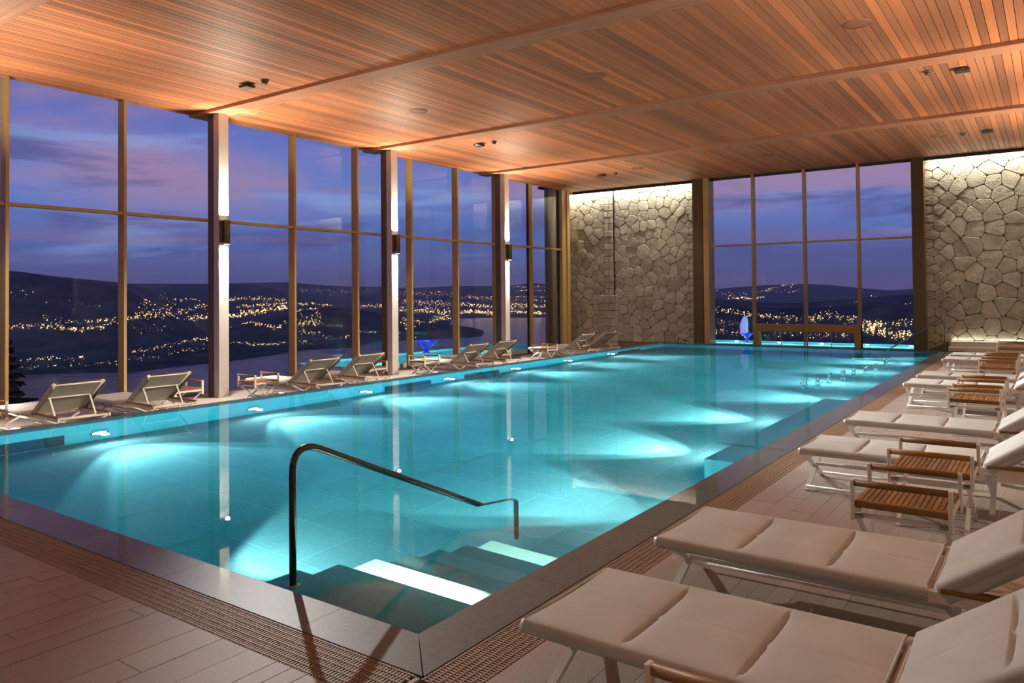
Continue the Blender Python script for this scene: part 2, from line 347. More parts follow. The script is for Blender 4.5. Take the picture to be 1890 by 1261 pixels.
def bar(bm, p, q, w, h, ref=(0, 0, 1)):
    p, q = Vector(p), Vector(q); d = (q-p).normalized(); s = d.cross(Vector(ref))
    if s.length < 1e-4: s = d.cross(Vector((1, 0, 0)))
    s.normalize(); t = s.cross(d).normalized(); vs = []
    for o in (p, q):
        for a, b in ((-1, -1), (1, -1), (1, 1), (-1, 1)): vs.append(bm.verts.new(o+s*a*w/2+t*b*h/2))
    for f in ((3, 2, 1, 0), (4, 5, 6, 7), (0, 1, 5, 4), (1, 2, 6, 5), (2, 3, 7, 6), (3, 0, 4, 7)): bm.faces.new([vs[i] for i in f])
def disc(bm, c, r, h, seg=20, axis=(0, 0, 1)):
    a = Vector(axis).normalized(); c = Vector(c); tube(bm, [c, c+a*h], r, seg)
def lathe(bm, prof, seg=24, c=(0, 0, 0)):
    rings = []
    for r, z in prof: rings.append([bm.verts.new((c[0]+r*math.cos(2*PI*k/seg), c[1]+r*math.sin(2*PI*k/seg), c[2]+z)) for k in range(seg)])
    for i in range(len(rings)-1):
        for k in range(seg): bm.faces.new((rings[i][k], rings[i][(k+1) % seg], rings[i+1][(k+1) % seg], rings[i+1][k]))
    return rings
def obj(name, bm, mat, parent=None, smooth=False, loc=None, fix=True):
    if fix: bmesh.ops.recalc_face_normals(bm, faces=bm.faces[:])
    me = bpy.data.meshes.new(name); bm.to_mesh(me); bm.free()
    for m in (mat if isinstance(mat, (list, tuple)) else (mat,)): me.materials.append(M(m))
    if smooth: me.polygons.foreach_set('use_smooth', [True]*len(me.polygons))
    o = bpy.data.objects.new(name, me); COL.objects.link(o)
    if parent: o.parent = parent
    if loc: o.location = loc
    return o
def tag(o, label=None, cat=None, group=None, kind=None):
    if label: o['label'] = label
    if cat: o['category'] = cat
    if group: o['group'] = group
    if kind: o['kind'] = kind
    return o
def thing(name, label, cat, loc=(0, 0, 0), rz=0, group=None, kind=None):
    o = bpy.data.objects.new(name, None); COL.objects.link(o); o.location = loc; o.rotation_euler = (0, 0, rz); o.empty_display_size = .1
    return tag(o, label, cat, group, kind)
def struct(name, bm, mat, label, cat):
    return tag(obj(name, bm, mat), label, cat, kind='structure')
def inst(name, src, parent, loc, scale=(1, 1, 1), rot=(0, 0, 0)):
    o = bpy.data.objects.new(name, src); COL.objects.link(o); o.parent = parent; o.location = loc; o.scale = scale; o.rotation_euler = rot; return o
def dup(root, loc, label, rz=None, group=None):
    r = root.copy(); COL.objects.link(r); r.location = loc; r['label'] = label
    if rz is not None: r.rotation_euler = (0, 0, rz)
    if group: r['group'] = group
    for ch in root.children:
        c = ch.copy(); COL.objects.link(c); c.parent = r
        for g2 in ch.children:
            d = g2.copy(); COL.objects.link(d); d.parent = c
    return r
def unit(name, mat, bev=0.0):
    bm = B(); box(bm, (0, 0, 0), (1, 1, 1)); me = bpy.data.meshes.new(name); bm.to_mesh(me); bm.free(); me.materials.append(M(mat)); return me

# evening haze over the far valley (a real thin scattering volume)
g = G('valley_haze'); vs_ = g.n('ShaderNodeVolumeScatter'); vs_.inputs['Color'].default_value = (.92, .94, 1, 1); vs_.inputs['Density'].default_value = 3.6e-5; vs_.inputs['Anisotropy'].default_value = .1
g.l(vs_.outputs[0], g.out.inputs['Volume'])
RIDGES = [(24000,5000,[(-74.5,898),(-56.53,868),(-54.01,897),(-51.68,909),(-49.13,805),(-47.2,767),(-45.23,761),(-42.85,703),(-40.03,761),(-37.19,751),(-35.56,762),(-33.72,823),(-31.89,764),(-29.07,684),(-23.12,623),(-20.81,563),(-18.92,636),(-16.69,690),(-14.53,709),(-12.77,668),(-11.06,580),(-9.06,493),(-7.45,530),(0.19,560)]),(13000,2200,[(-74.51,923),(-67.53,830),(-66.35,792),(-64.83,753),(-62.78,705),(-61.65,655),(-60.49,588),(-58.97,501),(-56.54,324),(-54.75,101)]),(9000,1900,[(-75.71,784),(-71.97,774),(-68.83,739),(-68.11,729),(-67.53,713),(-66.65,682),(-65.75,655),(-64.52,622),(-62.78,587),(-61.81,518),(-60.66,401),(-58.97,222),(-57.24,86)]),(15500,2300,[(-63.26,228),(-62.62,450),(-61.32,555),(-60.32,643),(-59.31,693),(-58.46,712),(-57.24,701),(-55.82,720),(-54.38,698),(-52.91,633),(-51.79,547),(-50.66,459),(-48.37,324),(-46.03,155)]),(8600,900,[(-63.58,76),(-62.78,175),(-61.65,230),(-60.66,249),(-59.65,223),(-58.46,175),(-56.89,107),(-55.47,21)]),(9300,1100,[(-56.54,53),(-55.47,122),(-53.65,185),(-51.8,249),(-50.67,303),(-48.37,324),(-46.82,295),(-45.25,252),(-43.86,197),(-42.46,142),(-40.05,97),(-38.43,61),(-37.62,20),(-37.02,-73)]),(9000,1500,[(-28.29,157),(-25.09,343),(-20.82,394),(-19.3,374),(-17.45,342),(-15.62,334),(-13.84,344),(-11.75,378),(-9.73,405),(-7.45,430),(-4.07,436),(1.51,448)]),(6500,900,[(-28.29,193),(-25.1,305),(-20.83,348),(-17.45,333),(-13.84,331),(-10.4,351),(-7.47,359),(-4.08,362),(1.5,379)])]
SHORE = [(-75.68,5613),(-70.61,5354),(-68.67,5392),(-66.34,5341),(-64.52,5299),(-62.78,5194),(-62.14,5084),(-59.99,5351),(-57.07,5585),(-55.66,5749),(-54.03,5973),(-51.81,6379),(-50.68,6644),(-49.16,6778),(-47.22,6834),(-46.44,7178),(-45.06,7809),(-43.87,8255),(-42.67,8528),(-41.27,8581),(-40.38,8902),(-39.72,14873),(-37.82,15405),(-35.58,16378),(-31.92,16477),(-29.49,16726),(-27.89,11335),(-25.92,6646),(-21.26,5553),(-13.9,5470),(-7.21,5474),(1.43,5495)]
TOWNS = [(110,1.2,[(-68.74,7065,60),(-67.53,7110,60),(-66.05,7110,60),(-64.83,7065,60),(-63.74,7155,60),(-62.82,7335,60)]),(45,1.0,[(-67.09,7305,60),(-66.35,7320,60),(-65.81,7245,60),(-62.82,7395,60)]),(130,1.3,[(-62.11,7500,82),(-59.99,8265,165),(-58.46,10965,165),(-57.07,11250,202)]),(90,1.1,[(-61.26,8010,67),(-59.99,11385,1387),(-58.8,11340,97),(-57.07,12330,225)]),(30,0.9,[(-59.99,11970,67),(-58.8,12075,82),(-57.06,13830,60)]),(150,1.5,[(-55.76,11940,300),(-54.93,13005,157),(-53.65,13200,157),(-51.8,13680,172)]),(80,1.0,[(-55.75,13830,90),(-54.02,13980,105),(-51.8,14175,135)]),(70,1.0,[(-55.11,13440,75),(-52.91,13695,82),(-51.8,13950,97)]),(50,1.0,[(-51.12,14160,90),(-50.1,14310,105),(-48.68,14520,135)]),(80,1.2,[(-55.76,10905,127),(-54.02,8925,97),(-52.55,8505,60),(-51.88,8715,60)]),(120,1.1,[(-51.12,9105,2302),(-50.29,9030,2460),(-49.6,8835,105),(-49.68,8520,82),(-50.97,8505,90)]),(60,1.0,[(-62.11,6390,60),(-60.99,6525,60),(-59.99,6765,60),(-59.32,7050,60),(-57.11,7920,60)]),(34,1.0,[(-68.1,6150,60),(-66.49,6165,60),(-64.67,6180,60)]),(26,0.9,[(-68.53,5805,150),(-66.04,5790,157),(-62.82,5745,157)]),(36,0.8,[(-62.11,6030,157),(-59.99,6240,187),(-57.11,7305,315)]),(46,1.0,[(-55.69,7545,142),(-54.75,7515,135),(-53.66,7350,150),(-51.81,7350,142)]),(40,1.0,[(-51.13,8280,60),(-49.15,8040,60),(-47.61,7905,60),(-46.67,8220,60),(-45.1,8205,60)]),(40,1.2,[(-46.66,18540,262),(-45.08,18600,262)]),(36,0.8,[(-51.12,21210,420),(-49.14,21150,465),(-47.2,21210,517),(-45.08,21825,600)]),(120,1.4,[(-43.74,17970,585),(-41.25,17460,645),(-39.96,16665,825)]),(140,1.3,[(-43.74,9045,3180),(-42.46,8880,225),(-41.26,13485,1192),(-39.88,15000,1327)]),(120,1.8,[(-39.23,16935,352),(-38.01,17175,322),(-37.0,16560,375),(-35.49,17070,337)]),(110,1.1,[(-43.73,19800,495),(-41.65,19230,517),(-39.96,18885,532)]),(110,1.3,[(-39.23,18765,390),(-36.99,18270,412),(-34.43,17775,427)]),(90,1.0,[(-39.22,20310,315),(-36.99,19875,322),(-34.34,19350,292),(-31.99,19275,307)]),(40,0.9,[(-35.35,22425,105),(-34.34,21900,90),(-31.98,22110,90)]),(40,0.9,[(-34.95,21150,67),(-31.98,21075,67)]),(44,0.9,[(-35.36,20070,60),(-31.99,19800,60)]),(100,1.4,[(-35.41,17070,330),(-33.74,16500,352),(-32.0,16530,367)]),(90,1.2,[(-35.41,18735,315),(-33.74,18135,322),(-31.99,17985,360)]),(50,0.9,[(-43.73,21540,495),(-41.64,21105,457),(-39.95,20685,375)]),(46,1.2,[(-20.71,6270,60),(-20.07,6270,60),(-18.94,6180,60),(-17.9,6120,60)]),(54,1.2,[(-19.49,20010,142),(-18.55,19995,135),(-17.74,19770,135),(-17.07,20100,127)]),(46,0.8,[(-20.7,22087,307),(-19.3,20835,450),(-17.43,21075,420),(-15.61,21090,412),(-14.53,21270,420)]),(26,0.8,[(-16.7,21645,360),(-15.96,22567,262),(-14.88,22695,585)]),(54,1.0,[(-17.46,6135,60),(-16.0,6075,60),(-14.49,6075,60)]),(76,1.1,[(-14.21,6060,60),(-12.8,6135,60),(-11.77,6045,60),(-10.96,6015,60)]),(66,1.1,[(-10.76,5970,60),(-10.09,5925,60),(-9.1,5940,60),(-7.68,5955,60)]),(110,1.4,[(-10.77,5850,60),(-9.77,5790,60),(-8.79,5745,60),(-7.69,5745,60)]),(24,1.6,[(-10.09,5940,60),(-9.83,5820,60)]),(30,1.2,[(-20.73,5805,60),(-19.52,5790,60),(-17.92,5730,60)]),(50,1.0,[(-17.11,5730,60),(-16.01,5775,60),(-14.93,5820,60),(-13.87,5745,60),(-11.45,5745,60)]),(26,0.9,[(-12.45,8415,1050),(-10.4,8385,1012),(-7.66,6375,67)]),(40,0.8,[(-17.28,5910,60),(-13.86,5955,60),(-10.97,5880,60)]),(30,0.8,[(-20.72,6015,60),(-19.33,5925,60),(-17.91,5925,60)]),(16,0.8,[(-68.68,7905,142),(-66.35,7740,135),(-62.82,7740,150)]),(16,0.8,[(-62.11,7185,127),(-59.99,7500,172),(-57.1,10560,1207)]),(16,0.8,[(-55.69,8640,172),(-53.66,8295,120),(-51.8,8265,105)])]

# ================================================================== THE SHELL
XW, XR, YB, YF = -13.86, 1.62, -3.0, 23.34      # window plane, right wall, back wall, end of the timber ceiling
PX0, PX1, PY0, PY1 = -10.36, -2.49, 2.715, 23.04  # pool basin inside
DEP = -1.45
GX, GY = -2.195, 2.42        # gutter edge
HX, HY = -1.94, 2.15         # far side of the grate

# decks: a bed with every tile its own piece
tile_mesh = unit('tile', 'deck_tile')
def deck(name, label, x0, x1, y0, y1, z, part_test, bed_mat='deck_grout', pale=False):
    bm = B(); box(bm, (x0, y0, z-.16), (x1, y1, z-(.0012 if bed_mat != 'deck_grout' else .004))); root = struct(name, bm, bed_mat, label, 'floor')
    rest = B(); nrest = 0; npart = 0; x = x0; rng = random.Random(hash_(name))
    while x < x1-.02:
        w = min(rng.choice((.10, .10, .15, .20, .20)), x1-x); y = y0-rng.random()*.9
        while y < y1:
            ln = rng.choice((.9, 1.0, 1.2)); a, b = max(y, y0), min(y+ln, y1)
            if b-a > .01:
                dz = rng.uniform(-.0008, .0008)
                if part_test((x+w/2, (a+b)/2)) and npart < 295:
                    inst('tile', tile_mesh, root, (x+.002, a+.002, z-.03+dz), (w-.004, b-a-.004, .03)); npart += 1
                else:
                    box(rest, (x+.002, a+.002, z-.03+dz), (x+w-.002, b-.002, z+dz)); nrest += 1
            y += ln
        x += w
    if nrest: tag(obj('tile_field', rest, 'deck_tile', root), kind='stuff')
    else: rest.free()
    return root
def hash_(s): return sum(ord(c)*(i+3) for i, c in enumerate(s))
deck('floor', 'stone plank floor along the near end of the pool', XW, XR, YB, HY, 0.0, lambda p: p[1] > .45 and -4.8 < p[0] < -1.2)
deck('floor.001', 'stone plank floor under the long row of loungers', HX, XR, HY, 23.6, 0.0, lambda p: p[1] < 11.2 and p[0] < .9, 'deck_grout_light')
deck('floor.002', 'lower stone floor along the tall window wall', XW, PX0-.14, YB+5.2, 23.6, DECKL, lambda p: p[0] > -12.9 and 4 < p[1] < 20, 'deck_grout_light')
bm = B(); box(bm, (XW-.3, YB, DECKL-.6), (PX0-.02, 2.2, DECKL-.17)); struct('floor.003', bm, 'deck_grout', 'concrete bed under the near left floor', 'floor')

# pool basin
bm = B(); box(bm, (PX0-.14, PY0-.3, DEP-.25), (PX1+.3, PY1+.3, DEP-.0015)); basin = struct('pool_floor', bm, 'pool_joint', 'pale tiled floor of the lit swimming pool', 'pool')
pt = unit('tile', 'pool_tile'); y = PY0; row = 0
while y < PY1-.05:
    x = PX0-(row % 2)*.68; h = min(.62, PY1-y)
    while x < PX1:
        a, b = max(x, PX0), min(x+1.36, PX1)
        if b-a > .03: inst('tile', pt, basin, (a+.005, y+.005, DEP-.02), (b-a-.01, h-.01, .02))
        x += 1.36
    y += .62; row += 1
def pool_wall(name, label, a, b):
    bm = B(); box(bm, a, b); return struct(name, bm, 'pool_wall_tile', label, 'pool wall')
pool_wall('pool_wall_left', 'turquoise pool wall with lamps under the window side', (PX0-.14, PY0-.3, DEP-.2), (PX0, PY1+.15, -.19))
pool_wall('pool_wall_right', 'pool wall with lamps below the lounger side', (PX1, PY0-.29, DEP-.2), (GX-.002, PY1+.15, -.06))
pool_wall('pool_wall_near', 'pool wall below the near coping', (PX0, GY+.002, DEP-.2), (PX1, PY0, -.06))
pool_wall('pool_wall_far', 'pool wall at the far end below the stone', (PX0, PY1, DEP-.2), (PX1, PY1+.13, -.19))
bm = B(); box(bm, (PX0-.14, PY0-.3, -.19), (PX0, PY1+.15, -.004)); struct('trim_1', bm, 'pool_dark_band', 'dark rim of the pool along the window side', 'trim')
bm = B(); box(bm, (PX0, PY1, -.19), (PX1, PY1+.13, .004)); struct('trim_2', bm, 'pool_dark_band', 'dark rim across the far end of the pool', 'trim')
bm = B(); box(bm, (PX0-.16, PY0-.3, DECKL-.2), (PX0-.14, PY1+.2, -.004)); struct('trim_3', bm, 'black_trim', 'black facing on the outside of the window side pool rim', 'trim')
# near and right coping: stone slabs just under the water film
def coping(name, label, slabs):
    root = thing(name, label, 'coping', kind='structure')
    for s in slabs:
        bm = B(); vs = [bm.verts.new((p[0], p[1], z)) for z in (-.06, -.006) for p in s]; n = len(s)
        bm.faces.new(vs[:n][::-1]); bm.faces.new(vs[n:])
        for i in range(n): bm.faces.new((vs[i], vs[(i+1) % n], vs[n+(i+1) % n], vs[n+i]))
        obj('slab', bm, 'coping_stone', root)
sl = []; y = PY0; g_ = .0015
sl.append(((PX1+g_, PY0), (GX-.002, GY+.006), (GX-.002, 3.62-g_), (PX1+g_, 3.62-g_)))
y = 3.62
while y < PY1+.1:
    y2 = min(y+1.2, PY1+.13); sl.append(((PX1, y+g_), (GX-.002, y+g_), (GX-.002, y2-g_), (PX1, y2-g_))); y = y2
coping('coping_right', 'wet dark stone coping along the lounger side', sl)
sl = [((PX1, PY0-.002), (-3.02+g_, PY0-.002), (-3.02+g_, GY+.002), (GX-.007, GY+.002))]; x = -3.02
while x > PX0-.1:
    x2 = max(x-1.2, PX0-.1); sl.append(((x-g_, PY0), (x2+g_, PY0), (x2+g_, GY+.002), (x-g_, GY+.002))); x = x2
coping('coping_near', 'wet dark stone coping along the near end', sl)
# overflow grates: closely set cross bars over a dark channel
def grate(name, label, x0, x1, y0, y1, along):
    bm = B(); box(bm, (x0, y0, -.14), (x1, y1, -.10)); root = tag(obj(name, bm, 'grate_pit'), label, 'drain grate', kind='structure')
    bars = B(); p = .019; n = int(((y1-y0) if along == 'Y' else (x1-x0))/p)
    for i in range(n):
        if along == 'Y': a = y0+i*p; box(bars, (x0+.006, a, -.028), (x1-.004, a+.0105, -.006))
        else: a = x0+i*p; box(bars, (a, y0+.004, -.028), (a+.0105, y1-.006, -.006))
    tag(obj('grate_bars', bars, 'grate', root), kind='stuff')
    rods = B()
    for k in range(7):
        t = (k+.5)/7
        if along == 'Y': x = x0+(x1-x0)*t; box(rods, (x-.003, y0, -.024), (x+.003, y1, -.0035))
        else: y = y0+(y1-y0)*t; box(rods, (x0, y-.003, -.024), (x1, y+.003, -.0035))
    obj('grate_rods', rods, 'grate', root)
grate('drain_grate', 'brown overflow grate between coping and lounger floor', GX, HX, GY-.02, 23.1, 'Y')
grate('drain_grate.001', 'brown overflow grate between coping and near floor', PX0-.1, GX-.02, HY, GY, 'X')
bm = B(); box(bm, (GX-.02, HY, -.1), (GX+.002, GY-.02, -.004)); box(bm, (GX+.002, HY, -.1), (HX, GY-.02, -.06)); struct('trim_4', bm, 'deck_tile', 'stone corner strip between the two grates', 'trim')
# water
bm = B(); box(bm, (PX0-.03, PY0-.03, DEP-.1), (PX1+.03, PY1+.05, -.0085)); w = tag(obj('pool_water', bm, 'pool_water'), 'still turquoise water filling the swimming pool', 'water', kind='structure')

# stairs in the near right corner: seven treads, two white, one paler with faint lamp light put into its colour
root = thing('pool_stairs', 'submerged tiled stairs with pale tread bands in the near corner', 'stairs', kind='structure')
SX = -3.77
for i in range(7):
    z = -.15-.175*i; y0 = PY0+.001 if i == 0 else PY0+.325*i; y1 = PY0+.325*(i+1)
    bm = B(); box(bm, (SX, y0, DEP), (PX1-.001, y1, z)); tr = obj('tread', bm, 'step_white' if i in (2, 6) else ('step_faint_lit' if i == 4 else 'step_tile'), root)
    if i in (2, 6): tr['label'] = 'pale lit tread'
root = thing('pool_stairs.001', 'submerged dark stairs in the far corner below the handrail', 'stairs', kind='structure')
for i in range(6):
    bm = B(); box(bm, (PX1-.3*(i+1), 21.3, DEP), (PX1-.3*i-.001, 22.6, -.18-.2*i)); obj('tread', bm, 'step_tile', root)
bm = B(); rbox(bm, (-2.96, 7.56, DEP), (PX1-.001, 12.6, -.42), .01); struct('pool_bench', bm, 'pool_wall_tile', 'submerged bench along the lounger side of the pool', 'bench')
# slots in the left wall
for i, (a, b) in enumerate(((3.2, 4.66), (10.40, 11.72), (12.80, 14.06), (19.9, 21.4))):
    bm = B(); box(bm, (PX0+.0005, a, -1.40), (PX0+.004, b, -.80), 0)
    for q in ((a, b, -.80, -.785), (a, b, -1.415, -1.40)): box(bm, (PX0+.0005, q[0], q[2]), (PX0+.012, q[1], q[3]), 0)
    pos = ('second lamp from the near end', 'third and fourth lamps', 'fourth and fifth lamps', 'far corner')
    o = tag(obj('wall_slot', bm, 'slot_dark'), ('long dark intake slot in the turquoise wall at the near left', 'long dark intake slot below the second grey column', 'long dark intake slot between second and third columns', 'long dark intake slot near the far stone wall')[i], 'slot', 'dark intake slots in the turquoise pool wall')

# ------------------------------------------------------------------ ceiling: timber beams and bays of planks
plank_mesh = unit('plank', 'ceiling_plank')
bays = ((YB+.02, 3.80), (4.21, 8.57), (8.975, 13.22), (13.625, 17.88), (18.285, YF-.02))
BL = ('planked ceiling bay over the entrance end', 'nearest planked ceiling bay over the near end', 'second planked ceiling bay between beams', 'third planked ceiling bay between beams', 'farthest planked ceiling bay before the stone wall')
for i, (a, b) in enumerate(bays):
    bm = B(); box(bm, (XW, a-.05, CEIL+.022), (XR, b+.05, CEIL+.10)); root = struct('ceiling' if i == 0 else 'ceiling.%03d' % i, bm, 'ceiling_back', BL[i], 'ceiling')
    x = XW+.01; rng = random.Random(40+i)
    while x < XR-.03:
        wd = min(rng.choice((.108, .108, .122, .122, .160)), XR-x)
        inst('plank', plank_mesh, root, (x, a-.02, CEIL+rng.uniform(0, .0015)), (wd-.0085, b-a+.04, .02)); x += wd
for i, y in enumerate((3.80, 8.57, 13.22, 17.88)):
    bm = B(); rbox(bm, (XW-.02, y, CEIL-.066), (XR, y+.41, CEIL+.03), .004, 1); struct('beam' if i == 0 else 'beam.%03d' % i, bm, 'ceiling_beam', ('flat timber beam at the top left corner', 'flat timber beam over the first grey column', 'flat timber beam over the second grey column', 'flat timber beam over the third grey column')[i], 'beam')
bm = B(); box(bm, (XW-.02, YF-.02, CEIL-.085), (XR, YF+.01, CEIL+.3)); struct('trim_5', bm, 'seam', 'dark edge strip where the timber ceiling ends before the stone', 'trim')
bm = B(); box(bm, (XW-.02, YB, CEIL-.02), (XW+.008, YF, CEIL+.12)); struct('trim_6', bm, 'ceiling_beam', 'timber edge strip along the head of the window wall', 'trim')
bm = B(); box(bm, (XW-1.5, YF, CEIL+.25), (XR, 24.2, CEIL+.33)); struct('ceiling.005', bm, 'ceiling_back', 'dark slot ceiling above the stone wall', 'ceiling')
bm = B(); box(bm, (XW-.02, YB, CEIL+.12), (XR, 24.2, CEIL+.34)); struct('ceiling.006', bm, 'ceiling_back', 'roof slab above the timber ceiling', 'ceiling')

# ------------------------------------------------------------------ left window wall
win = thing('window_1', 'tall bronze framed window wall looking over the lake', 'window', kind='structure')
TZ = 3.165
mull = [-.2, 1.63, 3.45, 5.297, 7.222, 9.13, 11.05, 12.94, 14.86, 16.77, 18.67, 20.565]
for y in mull:
    bm = B(); rbox(bm, (-13.99, y, DECKL-.1), (-13.78, y+.055, CEIL+.01), .004, 1); obj('mullion', bm, 'bronze', win)
bm = B(); rbox(bm, (-14.03, 22.45, DECKL-.1), (-13.78, 22.72, CEIL+.01), .004, 1); box(bm, (-14.2, 22.72, DECKL-.1), (-13.74, 22.90, CEIL+.01)); obj('end_post', bm, 'bronze', win)
ys = mull+[22.45]
for a, b in zip(ys, ys[1:]):
    bm = B(); box(bm, (-13.93, a+.055, TZ-.028), (-13.82, b, TZ+.028)); obj('transom', bm, 'bronze', win)
    for z0, z1 in ((DECKL, TZ-.028), (TZ+.028, CEIL+.01)):
        bm = B(); box(bm, (-13.978, a+.05, z0), (-13.966, b+.005, z1)); obj('pane', bm, 'pane_glass', win)
bm = B(); box(bm, (-14.05, YB, DECKL-.16), (-13.80, 22.9, DECKL+.03)); obj('sill', bm, 'bronze_dark', win)
bm = B()
for y in (20.565, 22.45): box(bm, (-13.96, y-.05, DECKL), (-13.90, y, CEIL))
obj('gasket', bm, 'black_trim', win)
# columns
for i, y in enumerate(COLY):
    c = thing('column' if i == 0 else 'column.%03d' % i, ('grey steel column behind the viewer on the window side', 'grey steel column beyond the near left corner', 'tall grey steel column nearest on the window side', 'tall grey steel column second from the near end', 'tall grey steel column farthest on the window side')[i], 'column', kind='structure')
    zt = CEIL-.066
    bm = B(); rbox(bm, (-13.26, y-.11, DECKL-.02), (-13.09, y+.11, zt), .006, 1); obj('post', bm, 'column_metal', c)
    bm = B(); box(bm, (-13.272, y-.10, DECKL), (-13.26, y+.10, zt)); obj('seam', bm, 'seam', c)
    bm = B(); rbox(bm, (-13.45, y-.11, DECKL-.02), (-13.272, y+.11, zt), .006, 1); obj('rear_post', bm, 'column_dark', c)
def sconce(x, y, face, label, first=None):
    s = thing('wall_sconce', label, 'wall lamp', (x, y, 2.87), 0 if face > 0 else PI, 'up and down lights on the grey columns')
    bm = B(); rbox(bm, (0, -.10, -.205), (.05, .10, .225), .004, 1); obj('back_plate', bm, 'sconce_metal', s)
    bm = B(); tube(bm, [(.095, 0, -.232), (.095, 0, .232)], .062, 20); obj('barrel', bm, 'sconce_metal', s, True)
    for z in (-.2335, .2325):
        bm = B(); disc(bm, (.095, 0, z), .05, .001, 20); obj('lens', bm, 'lens_warm', s)
    return s
for i, y in enumerate(COLY):
    sconce(-13.09, y, 1, ('bronze sconce on the window side column behind the viewer', 'bronze sconce on the column beyond the left edge', 'bronze up and down sconce on the nearest grey column', 'bronze up and down sconce on the middle grey column', 'bronze up and down sconce on the farthest grey column')[i])

# ------------------------------------------------------------------ right and back of the room (outside the frame)
bm = B(); box(bm, (XR, YB, -.2), (XR+.2, 24.2, CEIL+.3)); struct('wall_right', bm, 'paint_wall', 'plain wall behind the lounger row', 'wall')
bm = B(); box(bm, (XW, YB-.2, DECKL-.6), (XR+.2, YB, CEIL+.3)); struct('wall_back', bm, 'paint_wall', 'plain wall behind the viewer', 'wall')
bm = B(); box(bm, (-13.3, -2.98, 3.24), (.9, -2.72, 3.30)); box(bm, (-13.3, -2.72, 3.24), (.9, -2.70, 3.42)); tag(obj('added_uplighter', bm, 'sconce_metal'), 'added unseen bronze uplighter on the wall behind the viewer', 'wall lamp')  # trough of the added uplighter, out of view
for i, y in enumerate(COLY):
    bm = B(); box(bm, (1.30, y-.11, -.02), (XR, y+.11, CEIL-.066)); struct('column.%03d' % (i+5), bm, 'column_metal', 'grey column on the lounger side, number %d from the entrance' % (i+1), 'column')
    sconce(1.30, y, -1, ('bronze sconce on the lounger side column behind the viewer', 'bronze sconce on the lounger side column nearest the entrance', 'bronze sconce on the second lounger side column', 'bronze sconce on the third lounger side column', 'bronze sconce on the lounger side column farthest away')[i])

# ================================================================== FAR STONE WALL
WY = 23.56
def clip(poly, a, b, c):                       # keep a*x + b*y <= c
    out = []
    for i in range(len(poly)):
        p, q = poly[i], poly[(i+1) % len(poly)]; dp = a*p[0]+b*p[1]-c; dq = a*q[0]+b*q[1]-c
        if dp <= 0: out.append(p)
        if (dp < 0) != (dq < 0) and dp != dq:
            t = dp/(dp-dq); out.append((p[0]+(q[0]-p[0])*t, p[1]+(q[1]-p[1])*t))
    return out
def cells(seeds, x0, x1, z0, z1):
    res = []
    S = np.array(seeds)
    for i, (sx, sz) in enumerate(seeds):
        poly = [(x0, z0), (x1, z0), (x1, z1), (x0, z1)]
        d = np.hypot(S[:, 0]-sx, S[:, 1]-sz); order = np.argsort(d)[1:26]
        for j in order:
            tx, tz = seeds[j]; a, b = tx-sx, tz-sz; poly = clip(poly, a, b, (tx*tx+tz*tz-sx*sx-sz*sz)/2)
            if len(poly) < 3: break
        res.append(poly)
    return res
def centroid(p):
    A = cx = cz = 0
    for i in range(len(p)):
        a, b = p[i], p[(i+1) % len(p)]; k = a[0]*b[1]-b[0]*a[1]; A += k; cx += (a[0]+b[0])*k; cz += (a[1]+b[1])*k
    return (p[0] if abs(A) < 1e-9 else (cx/(3*A), cz/(3*A)))
def shrink(p, d):
    n = len(p); A = sum(p[i][0]*p[(i+1) % n][1]-p[(i+1) % n][0]*p[i][1] for i in range(n))
    if A < 0: p = p[::-1]
    q = p
    for i in range(n):
        a, b = p[i], p[(i+1) % n]; ex, ez = b[0]-a[0], b[1]-a[1]; L_ = math.hypot(ex, ez)
        if L_ < 1e-6: continue
        nx, nz = ez/L_, -ex/L_; q = clip(q, nx, nz, nx*a[0]+nz*a[1]-d)
        if len(q) < 3: return None
    return q
def roundc(p, k=.13):
    out = []
    for i in range(len(p)):
        a, b, c = p[i-1], p[i], p[(i+1) % len(p)]
        if math.hypot(a[0]-b[0], a[1]-b[1]) < .05 or math.hypot(c[0]-b[0], c[1]-b[1]) < .05: out.append(b); continue
        out.append((b[0]+(a[0]-b[0])*k, b[1]+(a[1]-b[1])*k)); out.append((b[0]+(c[0]-b[0])*k, b[1]+(c[1]-b[1])*k))
    return out
def stone(parent, p, y, rng, joint, proud):
    p = shrink(p, joint)
    if not p: return
    p = [q for i, q in enumerate(p) if math.hypot(q[0]-p[i-1][0], q[1]-p[i-1][1]) > .012]
    if len(p) < 3: return
    p = roundc(p); c = centroid(p); n = len(p)
    bm = B(); f = rng.uniform(.6, 1.25)*proud; tx, tz = rng.uniform(-.03, .03), rng.uniform(-.03, .03)
    back = [bm.verts.new((q[0], y+.02, q[1])) for q in p]
    mid = [bm.verts.new((q[0], y-f*.72, q[1])) for q in p]
    inn = [bm.verts.new((c[0]+(q[0]-c[0])*.93, y-f+(q[0]-c[0])*tx+(q[1]-c[1])*tz+rng.uniform(-.004, .004), c[1]+(q[1]-c[1])*.93)) for q in p]
    ce = bm.verts.new((c[0], y-f*1.06-rng.uniform(0, .004), c[1]))
    for i in range(n):
        j = (i+1) % n
        bm.faces.new((back[i], back[j], mid[j], mid[i])); bm.faces.new((mid[i], mid[j], inn[j], inn[i])); bm.faces.new((inn[i], inn[j], ce))
    obj('stone', bm, 'stone', parent)
